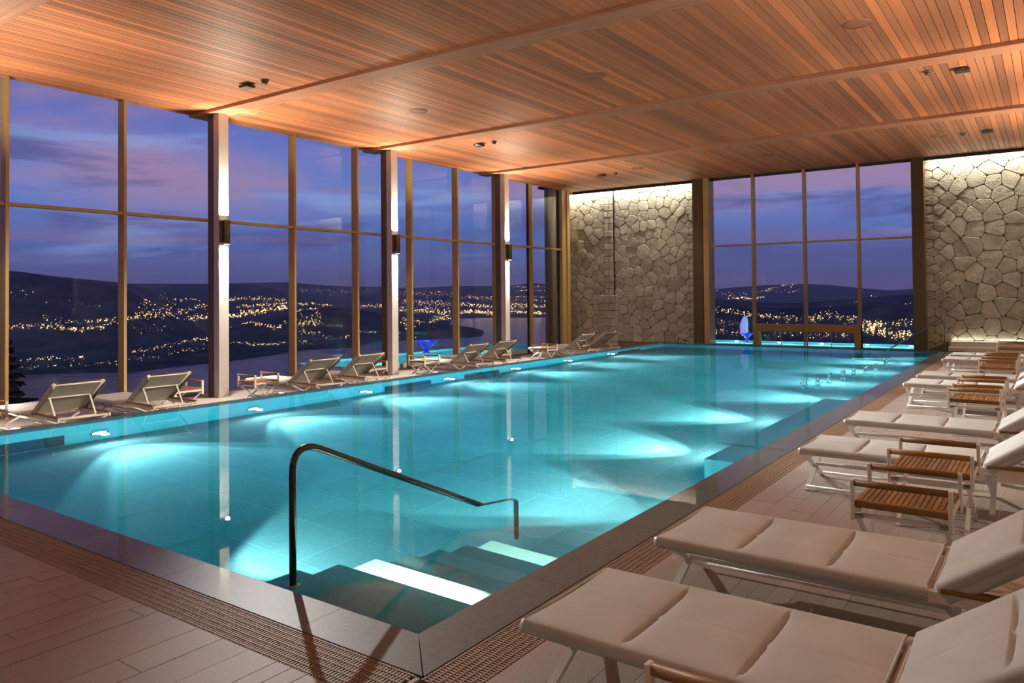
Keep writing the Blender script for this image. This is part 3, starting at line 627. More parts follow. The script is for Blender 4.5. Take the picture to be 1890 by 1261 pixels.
def stone_wall(name, label, x0, x1, z0, z1, y, size, rng, quoin_l=False, quoin_r=False, blocky=0.0, back=.5):
    bm = B(); box(bm, (x0, y, z0-.3), (x1, y+back, z1+.3)); root = struct(name, bm, 'mortar', label, 'wall')
    seeds = []; fixed = []
    if quoin_l or quoin_r:
        z = z0+.1; k = 0
        while z < z1+.1:
            h = .235
            if quoin_l:
                w = (.20, .34)[k % 2]; fixed.append((x0+w*.5, z)); fixed.append((x0+w*1.5+.02, z+rng.uniform(-.03, .03)))
            if quoin_r:
                w = (.32, .20)[k % 2]; fixed.append((x1-w*.5, z)); fixed.append((x1-w*1.5-.02, z+rng.uniform(-.03, .03)))
            z += h; k += 1
    lo = x0+(.62 if quoin_l else 0); hi = x1-(.62 if quoin_r else 0)
    n = int((hi-lo)*(z1-z0)/(size*size))
    tries = 0
    while len(seeds) < n and tries < 60000:
        tries += 1; p = (rng.uniform(lo, hi), rng.uniform(z0, z1)); md = size*rng.uniform(.66, .9)
        if all((p[0]-q[0])**2+(p[1]-q[1])**2 > md*md for q in seeds) and all((p[0]-q[0])**2+(p[1]-q[1])**2 > (.2)**2 for q in fixed): seeds.append(p)
    for it in range(1):
        cs = cells(fixed+seeds, x0, x1, z0, z1)[len(fixed):]
        seeds = [((centroid(p)[0]+s[0])/2, (centroid(p)[1]+s[1])/2) if len(p) > 2 else s for p, s in zip(cs, seeds)]
    for p in cells(fixed+seeds, x0, x1, z0, z1):
        if len(p) > 2: stone(root, p, y, rng, .0055, .032)
    return root
rg = random.Random(5)
stone_wall('wall_far', 'lit stone wall left of the far window, irregular blocks', -12.34, -9.42, -.02, 5.5, WY, .335, rg, quoin_r=True)
stone_wall('wall_far.001', 'narrow lit stone wall beside the end of the window wall', -14.5, -12.72, -.34, 5.5, WY-.02, .33, rg, quoin_r=False)
stone_wall('wall_far.002', 'lit stone wall behind the lounger row, larger irregular blocks', -2.83, XR, -.02, 5.5, WY, .385, rg, quoin_l=True)
# pier between the two left walls: coursed blocks, wider below
bm = B(); box(bm, (-12.70, WY-.04, DECKL), (-12.36, WY+.3, 5.6)); pier = struct('pier', bm, 'mortar', 'coursed stone pier between the two left stone walls', 'pier')
z = DECKL; k = 0
while z < 5.5:
    h = .225 if z > 1.3 else .27; x0, x1 = (-12.72, -12.37) if z > 1.35 else (-12.95, -12.22); fy = WY-.07 if z > 1.35 else WY-.12
    cuts = [x0, x0+(x1-x0)*((.62, .45, .55)[k % 3]), x1]
    for a, b in zip(cuts, cuts[1:]):
        bm = B(); rbox(bm, (a+.006, fy+rg.uniform(-.006, .006), z+.006), (b-.006, WY+.05, z+h-.006), .012, 1); obj('stone', bm, 'stone', pier)
    z += h; k += 1
bm = B(); box(bm, (-12.36, WY-.05, 1.5), (-12.325, WY+.0, 5.5)); struct('trim_7', bm, 'black_trim', 'dark vertical joint beside the stone pier', 'trim')
bm = B(); box(bm, (-14.6, 22.6, DECKL-.3), (-14.45, 24.0, 5.6)); struct('wall_left', bm, 'mortar', 'short return wall behind the end post of the window wall', 'wall')
# bright ledges at the foot of the right stone wall
bm = B(); rbox(bm, (-2.30, 23.28, 0), (XR, WY, .115), .006, 1); struct('plinth', bm, 'plinth_stone', 'pale stone step at the foot of the right stone wall', 'plinth')
bm = B(); rbox(bm, (-2.26, 23.44, .115), (XR, WY, .262), .006, 1); o = struct('plinth.001', bm, 'plinth_stone', 'upper pale stone step against the right stone wall', 'plinth')
bm = B(); box(bm, (-2.24, 23.485, .262), (XR-.02, 23.515, .270)); tag(obj('plinth_light', bm, 'lens_strip'), 'slim light strip along the top of the upper pale step', 'light strip')
bm = B(); vs = [bm.verts.new(p) for p in ((-2.78, 23.30, 0), (-2.31, 23.30, 0), (-2.31, 23.30, .25), (-2.78, 23.30, .02), (-2.78, WY, 0), (-2.31, WY, 0), (-2.31, WY, .25), (-2.78, WY, .02))]
for f in ((0, 1, 2, 3), (7, 6, 5, 4), (0, 4, 5, 1), (1, 5, 6, 2), (2, 6, 7, 3), (3, 7, 4, 0)): bm.faces.new([vs[i] for i in f])
struct('kerb', bm, 'bronze_dark', 'sloping dark kerb at the foot of the right stone wall', 'kerb')

# ------------------------------------------------------------------ far window with the swim-through portal
w2 = thing('window_2', 'far bronze framed window above the outdoor pool', 'window', kind='structure')
FY = 23.3; ZT = CEIL+.2
xm = (-7.434-.02, -5.94, -4.465); edges = [-8.82, -7.48, -5.96, -4.485, -3.10]
for i, x in enumerate(xm):
    bm = B(); rbox(bm, (x-.035, FY-.06, .60 if i == 1 else -.25), (x+.035, FY+.14, ZT), .004, 1); obj('mullion', bm, 'bronze', w2)
xs = [-8.82, xm[0], xm[1], xm[2], -3.10]
for a, b in zip(xs, xs[1:]):
    bm = B(); box(bm, (a+.035, FY-.02, 3.09-.025), (b-.035, FY+.10, 3.09+.025)); obj('transom', bm, 'bronze', w2)
    for z0, z1 in ((.02, 3.065), (3.115, ZT)):
        if z0 < 1 and a in (xm[0], xm[1]): z0 = .60
        bm = B(); box(bm, (a+.03, FY+.03, z0), (b-.03, FY+.04, z1)); obj('pane', bm, 'pane_glass', w2)
pr = thing('portal_frame', 'low bronze swim-through frame under the far window', 'door frame', kind='structure')
bm = B(); rbox(bm, (-7.46, FY-.12, .44), (-4.43, FY+.16, .66), .006, 1); obj('lintel', bm, 'bronze', pr)
for x in (-7.46, -4.60):
    bm = B(); rbox(bm, (x, FY-.12, -.25), (x+.17, FY+.16, .44), .006, 1); obj('jamb', bm, 'bronze', pr)
for x in (-6.66, -5.24):
    bm = B(); box(bm, (x-.008, FY, -.05), (x+.008, FY+.03, .44)); obj('rod', bm, 'steel', pr)
bm = B(); box(bm, (-6.0, FY-.02, -.05), (-5.97, FY+.05, .44)); box(bm, (-5.93, FY-.02, -.05), (-5.90, FY+.05, .44)); obj('door_edge', bm, 'bronze', pr)
for a, b in ((-7.29, -6.0), (-5.9, -4.6)):
    bm = B(); box(bm, (a, FY+.01, .0), (b, FY+.018, .44)); obj('pane', bm, 'pane_glass', pr)
bm = B(); box(bm, (-9.4, FY-.13, -.3), (-7.46, FY+.12, .008)); box(bm, (-4.43, FY-.13, -.3), (-2.7, FY+.12, .008)); obj('sill', bm, 'black_trim', w2)
bm = B(); box(bm, (-7.46, FY-.13, -.3), (-4.43, FY+.12, -.012)); obj('threshold', bm, 'black_trim', w2)
# riveted bronze posts each side
for i, (a, b, lab) in enumerate(((-9.36, -8.82, 'broad riveted bronze post left of the far window'), (-3.10, -2.80, 'broad riveted bronze post right of the far window'))):
    p = thing('end_post' if i == 0 else 'end_post.001', lab, 'post', kind='structure')
    bm = B(); box(bm, (a, FY-.10, -.25), (a+(.33 if i == 0 else .30), FY+.35, ZT)); obj('cover_plate', bm, 'bronze_dark', p)
    if i == 0:
        bm = B(); box(bm, (a+.335, FY-.06, -.25), (a+.36, FY+.35, ZT)); obj('seam', bm, 'seam', p)
        bm = B(); rbox(bm, (a+.36, FY-.13, -.25), (b, FY+.35, ZT), .004, 1); obj('inner_post', bm, 'bronze', p)
    riv = B()
    for x in (a+.05, a+.26):
        z = .2
        while z < 5.2:
            for dz in (0, .04): disc(riv, (x, FY-.10, z+dz), .008, .006, 8, (0, -1, 0))
            z += .62
    obj('rivets', riv, 'steel', p)

# ================================================================== OUTDOORS
LAKE = -450.0
def sm(x, a, b):
    t = np.clip((x-a)/(b-a), 0, 1); return t*t*(3-2*t)
def wob(az, r):
    return np.sin(az*1.7+r/900)+np.sin(az*3.9-r/430+1)*.6+np.sin(az*7.3+r/270+2)*.35+np.sin(az*.9-r/1500)*.8
def height(az, r):
    sh = np.interp(az, [p[0] for p in SHORE], [p[1] for p in SHORE])
    h = -35+sm(r, sh-60, sh+160)*(50+np.clip((r-sh)/1000, 0, 12)*4)+wob(az, r)*6*sm(r, sh+300, sh+1500)
    for i, (D, Wd, t) in enumerate(RIDGES):
        top = np.interp(az, [p[0] for p in t], [p[1] for p in t], left=None if i < 3 else -60, right=None if i in (0, 6, 7) else -60)
        g_ = np.exp(-((r-D)/Wd)**2)
        h = np.maximum(h, -40+(top+40)*g_+wob(az*2.3, r)*.012*np.clip(top, 0, 400)*g_*(1-np.exp(-((r-D)/(Wd*.3))**2)))
    return LAKE+np.where(r < 3200, -300, h)
azs = np.radians(np.concatenate([np.arange(-150, -84, 1.2), np.arange(-84, 14, .28), np.arange(14, 60, 1.2)])); rs = np.concatenate([np.arange(3300, 12000, 90.), np.arange(12000, 27500, 240.)])
AZ, RR = np.meshgrid(azs, rs, indexing='ij'); HH = height(np.degrees(AZ), RR)
V = np.stack([np.sin(AZ)*RR, np.cos(AZ)*RR, HH], -1).reshape(-1, 3); na, nr = AZ.shape
I = np.arange(na*nr).reshape(na, nr); F = np.stack([I[:-1, :-1], I[:-1, 1:], I[1:, 1:], I[1:, :-1]], -1).reshape(-1, 4)
me = bpy.data.meshes.new('hills'); me.from_pydata(V.tolist(), [], F.tolist()); me.materials.append(M('land')); me.polygons.foreach_set('use_smooth', [True]*len(me.polygons))
o = bpy.data.objects.new('hills', me); COL.objects.link(o); tag(o, 'dark wooded hills and shores beyond the lake', 'hills', kind='structure')
bm = B(); a_ = [bm.verts.new(p) for p in ((-40000, -40000, LAKE), (40000, -40000, LAKE), (40000, 40000, LAKE), (-40000, 40000, LAKE))]; bm.faces.new(a_)
o = tag(obj('lake', bm, 'lake_water', fix=False), 'dark blue lake far below the window wall', 'lake', kind='structure')
# towns: every lamp a small faceted bulb on the ground of the far shore
GROUPS = (((0, 2, 44), 'amber town lights at the foot of the far left hill'), ((2, 5, 45), 'dense town lights left of the nearest grey column'), ((5, 9, 46), 'dense town lights right of the nearest grey column'),
          ((9, 11), 'village lights on the wooded spur between the columns'), ((11, 15), 'shore lights along the lake below the left hills'), ((15, 17), 'scattered shore lights right of the nearest grey column'),
          ((17, 19), 'faint far lights left of the second grey column'), ((19, 31), 'bright city lights across the lake near the third grey column'), ((31, 44), 'village lights and street lamps seen in the far window'))
OCT = ((1, 0, 0), (-1, 0, 0), (0, 1, 0), (0, -1, 0), (0, 0, 1), (0, 0, -1)); OF = ((0, 2, 4), (2, 1, 4), (1, 3, 4), (3, 0, 4), (2, 0, 5), (1, 2, 5), (3, 1, 5), (0, 3, 5))
rg = random.Random(9)
for gi, (gr, lab) in enumerate(GROUPS):
    vs, fs, mi = [], [], []
    for n, sz, kn in TOWNS[gr[0]:gr[1]]+[TOWNS[k] for k in gr[2:]]:
        segs = list(zip(kn, kn[1:])); lens = [abs(b[0]-a[0])+1e-3 for a, b in segs]
        for _ in range(int(n*2.3)):
            (a, b) = rg.choices(segs, lens)[0]; t = rg.random(); az = a[0]+(b[0]-a[0])*t+rg.gauss(0, .13); r = a[1]+(b[1]-a[1])*t; s = a[2]+(b[2]-a[2])*t
            r = r+rg.gauss(0, .6)*s; 
            if math.sin(az*11+r*.013)+math.sin(az*17-r*.019) < -.6: continue
            h = float(height(np.array([az]), np.array([r]))[0])
            if h < LAKE+1: continue
            q = rg.random(); rad = sz*(.26+.7*q*q*q*q)*r/1406*1.05
            ar = math.radians(az); c = (math.sin(ar)*r, math.cos(ar)*r, h+rad+5); k = len(vs)
            vs += [(c[0]+u*rad, c[1]+v*rad, c[2]+w_*rad) for u, v, w_ in OCT]; fs += [tuple(k+i for i in f) for f in OF]
            m = 0 if rg.random() < .70 else (1 if rg.random() < .88 else 2); mi += [m]*8
    me = bpy.data.meshes.new('town_lights'); me.from_pydata(vs, [], fs)
    for m in ('town_amber', 'town_white', 'town_red'): me.materials.append(M(m))
    me.polygons.foreach_set('material_index', mi)
    o = bpy.data.objects.new('town_lights', me); COL.objects.link(o); tag(o, lab, 'town lights', kind='stuff')
bm = B(); hz = []
for r_ in (1600, 28500):
    for k in range(25):
        a = math.radians(-155+k*9); hz.append((math.sin(a)*r_, math.cos(a)*r_))
lo_ = [bm.verts.new((p[0], p[1], LAKE-5)) for p in hz]; hi_ = [bm.verts.new((p[0], p[1], 700)) for p in hz]
for k in range(24):
    for q in ((lo_[k], lo_[k+1], lo_[k+26], lo_[k+25]), (hi_[k], hi_[k+25], hi_[k+26], hi_[k+1]), (lo_[k], hi_[k], hi_[k+1], lo_[k+1]), (lo_[k+25], lo_[k+26], hi_[k+26], hi_[k+25])): bm.faces.new(q)
for k in (0, 24): bm.faces.new((lo_[k], lo_[k+25], hi_[k+25], hi_[k]))
tag(obj('haze', bm, 'valley_haze'), 'thin evening haze over the valley and lake', 'haze', kind='stuff')
# radio mast on the far ridge
az, r = math.radians(-35.0), 21500.; hb = float(height(np.array([-35.0]), np.array([r]))[0]); bx, by = math.sin(az)*r, math.cos(az)*r
t = thing('radio_mast', 'thin radio mast with red lamps on the far ridge', 'mast', (bx, by, hb))
bm = B()
for a, b in ((-9, -9), (9, -9), (9, 9), (-9, 9)): bar(bm, (a, b, 0), (a*.2, b*.2, 190), 4, 4)
for z in range(20, 190, 28):
    k = 1-.8*z/190; bar(bm, (-9*k, -9*k, z), (9*k, 9*k, z+10), 3, 3); bar(bm, (9*k, -9*k, z), (-9*k, 9*k, z+10), 3, 3)
obj('lattice', bm, 'steel_dark', t)
for z in (70, 130, 192):
    bm = B(); bmesh.ops.create_icosphere(bm, subdivisions=1, radius=8, matrix=Matrix.Translation((0, 0, z))); obj('lamp', bm, 'town_red', t)

# conifer outside the left end of the window wall
t = thing('conifer', 'dark drooping conifer outside beyond the leftmost loungers', 'tree', (-24.6, 8.95, -9))
bm = B(); tube(bm, [(0, 0, 0), (.03, 0, 5), (0, .02, 9.9)], [.22, .13, .015], 8); obj('trunk', bm, 'bark', t)
bm = B(); br = B(); rg = random.Random(3)
z = 4.2
while z < 9.8:
    R_ = .30+(9.9-z)*.42
    for k in range(9):
        a = k*2*PI/9+rg.uniform(-.3, .3)+z; R2 = R_*rg.uniform(.75, 1.1); pts = []
        for s in range(7):
            u = s/6; pts.append(Vector((math.cos(a)*R2*u, math.sin(a)*R2*u, z+.05*u-.45*R2*.35*u*u+.10*max(0, u-.75)*R2)))
        tube(br, pts, [.02*(1-s/7.5) for s in range(7)], 4, False)
        for s in range(70):
            u = rg.uniform(.15, 1); i = min(5, int(u*6)); p = pts[i].lerp(pts[i+1], u*6-i); side = rg.choice((-1, 1)); d = Vector((math.cos(a+side*.9), math.sin(a+side*.9), rg.uniform(-.55, .05))).normalized()
            ln = rg.uniform(.14, .40)*(1.15-u*.5); q = p+d*ln; w_ = d.cross(Vector((0, 0, 1))).normalized()*.035
            v4 = [bm.verts.new(x) for x in (p-w_*.4, p+w_, q+w_*.2, q-w_*.6+Vector((0, 0, -.04)))]; bm.faces.new(v4)
            v4 = [bm.verts.new(x) for x in (p+Vector((0, 0, .02)), p+Vector((0, 0, -.05)), q+Vector((0, 0, -.05)), q)]; bm.faces.new(v4)
    z += .24
tag(obj('needles', bm, 'needle', t, fix=False), kind='stuff'); obj('branches', br, 'bark', t)

# outdoor pools behind the glass
def outdoor_pool(name, label, x0, x1, y0, y1, zt, zb, walls=.10):
    root = thing(name, label, 'pool', kind='structure')
    bm = B(); box(bm, (x0-walls, y0-walls, zb-.15), (x1+walls, y1+walls, zb)); obj('basin_floor', bm, 'pool_wall_tile', root)
    bm = B()
    for a, b in (((x0-walls, y0-walls), (x0, y1+walls)), ((x1, y0-walls), (x1+walls, y1+walls)), ((x0, y0-walls), (x1, y0)), ((x0, y1), (x1, y1+walls))): box(bm, (a[0], a[1], zb), (b[0], b[1], zt-.01))
    obj('basin_wall', bm, 'pool_wall_tile', root)
    bm = B(); box(bm, (x0-.02, y0-.02, zb-.02), (x1+.02, y1+.02, zt)); obj('water', bm, 'outdoor_water', root)
outdoor_pool('outdoor_pool', 'lit green outdoor pool outside the window wall', -16.5, -14.2, 13.4, 22.6, -.17, -.9)
outdoor_pool('outdoor_pool.001', 'narrow lit turquoise outdoor pool beyond the far window', -9.6, -2.7, 23.50, 25.1, .03, -.75)
for y in (14.6, 17.2, 19.8): spot('outdoor_lamp', (-14.3, y, -.55), (-16.3, y, -.8), 200, (.55, 1, .86), 140, .6, .05)
for x in (-8.6, -7.2, -5.9, -4.6, -3.4): spot('outdoor_lamp', (x, 25.0, -.35), (x, 23.8, -.62), 170, (.8, 1, .98), 150, .6, .05)
# lit blue glass bowl on the rim of the outdoor pool
b = thing('glass_bowl', 'lit cobalt blue glass bowl beside the outdoor pool', 'bowl', (-16.05, 17.95, -.18))
bm = B(); lathe(bm, [(0, 0), (.13, 0), (.13, .02), (.06, .05), (.06, .10), (.11, .14), (.22, .26), (.34, .37), (.35, .385), (.33, .38), (.20, .27), (.05, .2), (0, .19)], 28); obj('bowl', bm, 'blue_glass', b, True)
bm = B(); rgb = random.Random(2)
for k in range(9):
    a = k*.7; bmesh.ops.create_icosphere(bm, subdivisions=1, radius=rgb.uniform(.03, .055), matrix=Matrix.Translation((math.cos(a)*.14*(k % 3)/2, math.sin(a)*.14*(k % 3)/2, .34)))
obj('glass_pebbles', bm, 'fountain_water', b, True)
# fountain in the far outdoor pool
f = thing('fountain', 'tall violet and blue lit fountain plume outside the far window', 'fountain', (-8.05, 24.2, -.02))
bm = B(); rings = []
for i in range(15):
    u = i/14; zz = .30+u*.60; wd = .128*math.sqrt(max(0, 1-((u-.28)/.72)**2)) if u > .28 else .128*(.72+.28*u/.28); cx = -.05+.06*u
    rings.append([bm.verts.new((cx+wd*math.cos(2*PI*k/18)*(1+.06*math.sin(3*k+u*6)), wd*.8*math.sin(2*PI*k/18), zz)) for k in range(18)])
for a, b in zip(rings, rings[1:]):
    for k in range(18): bm.faces.new((a[k], a[(k+1) % 18], b[(k+1) % 18], b[k]))
bm.faces.new(rings[-1]); obj('plume', bm, 'fountain_water', f, True)
bm = B(); lathe(bm, [(0, -.02), (.06, -.02), (.05, 0), (.035, .12), (.045, .18), (.10, .24), (.21, .33), (.215, .345), (.12, .27), (0, .24)], 24, (.06, 0, 0)); obj('bowl', bm, 'blue_glass', f, True)

# ================================================================== FITTINGS
# pool lamps
def pool_light(loc, rz, label):
    t = thing('pool_light', label, 'pool light', loc, rz, 'round underwater lamps')
    bm = B(); rings = lathe(bm, [(.105, 0), (.125, 0), (.125, .012), (.105, .016), (.098, .008)], 28); bmesh.ops.rotate(bm, verts=bm.verts, cent=(0, 0, 0), matrix=Matrix.Rotation(PI/2, 3, 'Y')); obj('ring', bm, 'steel', t, True)
    bm = B(); lathe(bm, [(0, .012), (.06, .010), (.104, .004)], 28); bmesh.ops.rotate(bm, verts=bm.verts, cent=(0, 0, 0), matrix=Matrix.Rotation(PI/2, 3, 'Y')); obj('lens', bm, 'lens_pool', t, True)
    return t
ORD = ('first', 'second', 'third', 'fourth', 'fifth', 'sixth', 'seventh')
p0 = pool_light((PX0+.001, POOLY[1], -1.0), 0, 'lit underwater lamp in the window side pool wall, first from the near end')
for i, y in enumerate(POOLY[2:]): dup(p0, (PX0+.001, y, -1.0), 'lit underwater lamp in the window side pool wall, %s from the near end' % ORD[i+1])
for i, y in enumerate(POOLR): dup(p0, (RX(y)-.001, y, -1.0), 'underwater lamp in the lounger side pool wall, %s from the near end' % ORD[i], PI)
for x, s in ((-5.05, 'beside the stairs'),): dup(p0, (x, PY0+.001, -1.0), 'underwater lamp in the near pool wall, '+s, PI/2)
# stair lamps: narrow strips in the side wall above two treads
for i in (2, 6):
    z = -.15-.175*i; y = PY0+.325*i
    a = area('stair_lamp', (PX1-.012, y+.16, z+.085), (SX, y+.16, z-.06), 42 if i == 2 else 26, (1, .97, .84), .05, .24, 50)
    bm = B(); rbox(bm, (PX1-.008, y+.03, z+.055), (PX1+.002, y+.30, z+.115), .002, 1); tag(obj('stair_light', bm, 'lens_strip'), 'slim strip lamp in the pool wall above the %s pale stair tread' % ('upper' if i == 2 else 'lower'), 'step light')
# inlets above the lamps
for i, y in enumerate(POOLY[1:]):
    bm = B(); rbox(bm, (PX0, y-.11, -.80), (PX0+.006, y+.11, -.765), .002, 1); tag(obj('inlet_slot', bm, 'slot_dark'), 'small dark inlet slot above the underwater lamp, %s from the near end' % ORD[i], 'inlet')
# hand rails
def rail(name, label, pts, r, flanges, mat='steel_dark'):
    t = thing(name, label, 'handrail', pts[0]); b = Vector(pts[0])
    bm = B(); tube(bm, [Vector(p)-b for p in pts], r, 16); obj('tube', bm, mat, t, True)
    for p in flanges:
        bm = B(); lathe(bm, [(0, .012), (r+.004, .012), (r+.026, .008), (r+.028, 0)], 20, tuple(Vector(p)-b)); obj('flange', bm, 'steel', t, True)
    return t
def arc(c, p, q, n=8):       # smooth corner at c between p and q
    c, p, q = Vector(c), Vector(p), Vector(q); return [tuple((1-u)**2*p+2*u*(1-u)*c+u*u*q) for u in [i/n for i in range(n+1)]]
x = -3.605
pts = [(x, 2.87, -.15), (x, 2.87, .52)]+arc((x, 2.87, .76), (x, 2.87, .58), (x, 3.05, .70))
pts += [(x, 3.6, .455), (x, 4.2, .19), (x-.01, 4.75, -.055)]+arc((x-.02, 5.14, -.225), (x-.02, 5.02, -.173), (x-.02, 5.14, -.33))+[(x-.02, 5.14, -1.2)]
rail('stair_handrail', 'curved steel handrail standing on the near pool stairs', pts, .0205, [(x, 2.87, -.15)])
pts = [(-2.245, 22.0, 0), (-2.245, 22.0, .90)]+arc((-2.245, 22.0, .945), (-2.245, 22, .91), (-2.30, 22, .91), 4)+[(-3.62, 22.0, .03), (-4.0, 22.0, -.22), (-4.02, 22.0, -1.3)]
rail('stair_handrail.001', 'steel handrail sloping into the far corner of the pool', pts, .017, [(-2.245, 22.0, 0)], 'steel')
pts = [(-9.86, 23.10, 0), (-9.86, 23.10, .10)]+arc((-9.86, 23.1, .175), (-9.86, 23.1, .11), (-9.77, 23.1, .165), 5)+[(-9.42, 23.1, .02)]
rail('stair_handrail.002', 'small dark handrail arch against the left stone wall', pts, .014, [])
# low bubbling jets over the submerged bench
rj = random.Random(7)
def jet(loc, h, r, label):
    t = thing('water_jet', label, 'water jet', loc, 0, 'low bubbling jets above the submerged bench')
    bm = B(); prof = [(r*1.6, -.03), (r*1.25, 0), (r*.95, h*.15), (r, h*.4), (r*.9, h*.7), (r*1.12, h*.88), (r*.8, h), (0, h*1.02)]; lathe(bm, prof, 14)
    for v in bm.verts:
        k = 1+rj.uniform(-.10, .10); v.co.x *= k; v.co.y *= k
    obj('jet_column', bm, 'outdoor_water', t, True)
    bm = B()
    for k in range(12):
        a = rj.uniform(0, 2*PI); d = rj.uniform(.3, 1.7)*r*1.5; bmesh.ops.create_icosphere(bm, subdivisions=1, radius=rj.uniform(.007, .014), matrix=Matrix.Translation((math.cos(a)*d, math.sin(a)*d, rj.choice((0, h, h*1.1, h*.5)))))
    tag(obj('bubbles', bm, 'lens_bubble', t, True), kind='stuff')
g = G('lens_bubble'); g.bsdf((.9, .95, .95, 1), .05, 0, None, .8)
JETS = ((-3.42, 13.3, .20), (-3.34, 13.8, .16), (-3.26, 14.3, .24), (-3.16, 14.9, .22), (-3.10, 15.5, .22), (-3.02, 16.2, .18), (-2.96, 16.9, .20), (-2.88, 17.6, .24))
for i, (x, y, h) in enumerate(JETS): jet((x, y, -.0085), h*.8, .034, 'low glassy water jet above the pool bench, %s from the near side' % (ORD+('eighth',))[i])
# floor lamps by the windows
fl = None
for i, (x, y) in enumerate(((-12.62, 4.99), (-12.63, 9.8), (-12.7, 14.55), (-12.8, 19.3))):
    lab = ('small bright floor lamp beside the leftmost loungers', 'small bright floor lamp beyond the nearest grey column', 'small bright floor lamp between the second and third columns', 'small bright floor lamp near the far stone wall')[i]
    if fl is None:
        fl = thing('floor_light', lab, 'floor light', (x, y, DECKL), 0, 'recessed floor lamps on the window side')
        bm = B(); lathe(bm, [(.085, .001), (.085, .008), (.068, .010)], 24); obj('ring', bm, 'steel', fl, True)
        bm = B(); lathe(bm, [(0, .012), (.068, .009)], 24); obj('lens', bm, 'lens_deck', fl, True)
    else: dup(fl, (x, y, DECKL), lab)
    spot('floor_lamp', (x, y, DECKL+.03), (x+.15, y+.1, 3), 14, (1, .86, .66), 120, .8, .05)
# ceiling fittings
def fitting(name, label, cat, loc, build, group):
    t = thing(name, label, cat, loc, 0, group); build(t); return t
def b_speaker(t):
    bm = B(); lathe(bm, [(0, -.010), (.15, -.010), (.165, -.006), (.17, 0)], 28); obj('grille', bm, 'speaker_grille', t, True)
    bm = B(); lathe(bm, [(.168, -.012), (.182, -.010), (.184, 0)], 28); obj('rim', bm, 'ceiling_plain', t, True)
def b_proj(t):
    bm = B(); rbox(bm, (-.11, -.09, -.07), (.11, .09, -.02), .008, 1); obj('housing', bm, 'plastic_dark', t)
    bm = B(); rbox(bm, (-.05, -.095, -.05), (.05, -.088, -.03), .003, 1); obj('lens', bm, 'steel', t)
    bm = B(); box(bm, (-.025, -.02, -.022), (.025, .02, 0)); obj('mount', bm, 'plastic_dark', t)
def b_det(t):
    bm = B(); lathe(bm, [(0, -.03), (.05, -.03), (.065, -.022), (.065, 0)], 20); obj('base', bm, 'bronze_dark', t, True)
    bm = B(); lathe(bm, [(0, -.068), (.04, -.066), (.048, -.05), (.046, -.03)], 20); obj('head', bm, 'bronze_dark', t, True)
SPK = ((-10.1, 11.1, 'round ceiling speaker nearest the windows in the second bay'), (-6.14, 11.1, 'round ceiling speaker at the middle of the second bay'), (-2.1, 11.1, 'round ceiling speaker on the lounger side of the second bay'),
       (-9.73, 20.0, 'round ceiling speaker nearest the windows in the farthest bay'), (-6.1, 20.3, 'round ceiling speaker at the middle of the farthest bay'), (-2.1, 20.2, 'round ceiling speaker on the lounger side of the farthest bay'))
s0 = fitting('ceiling_speaker', SPK[0][2], 'speaker', (SPK[0][0], SPK[0][1], CEIL), b_speaker, 'round ceiling speakers')
for x, y, l in SPK[1:]: dup(s0, (x, y, CEIL), l)
PRJ = ((-11.14, 7.95, 'small dark ceiling spotlight box in the nearest bay by the windows'), (-11.14, 14.4, 'small dark ceiling spotlight box in the third bay by the windows'), (-11.1, 20.4, 'small dark ceiling spotlight box in the farthest bay by the windows'),
       (-1.14, 7.95, 'small dark ceiling spotlight box in the nearest bay over the loungers'), (-1.14, 14.35, 'small dark ceiling spotlight box in the third bay over the loungers'), (-1.14, 20.25, 'small dark ceiling spotlight box in the farthest bay over the loungers'))
s0 = fitting('ceiling_spotlight', PRJ[0][2], 'spotlight', (PRJ[0][0], PRJ[0][1], CEIL), b_proj, 'dark ceiling spotlight boxes')
for x, y, l in PRJ[1:]: dup(s0, (x, y, CEIL), l)
DET = ((-10.7, 7.98, 'small bronze smoke detector in the nearest bay'), (-10.7, 14.4, 'small bronze smoke detector in the third bay by the windows'), (-10.63, 20.4, 'small bronze smoke detector in the farthest bay by the windows'),
       (-1.62, 14.2, 'small bronze smoke detector in the third bay over the loungers'), (-1.62, 20.25, 'small bronze smoke detector in the farthest bay over the loungers'))
s0 = fitting('smoke_detector', DET[0][2], 'smoke detector', (DET[0][0], DET[0][1], CEIL), b_det, 'ceiling smoke detectors')
for x, y, l in DET[1:]: dup(s0, (x, y, CEIL), l)

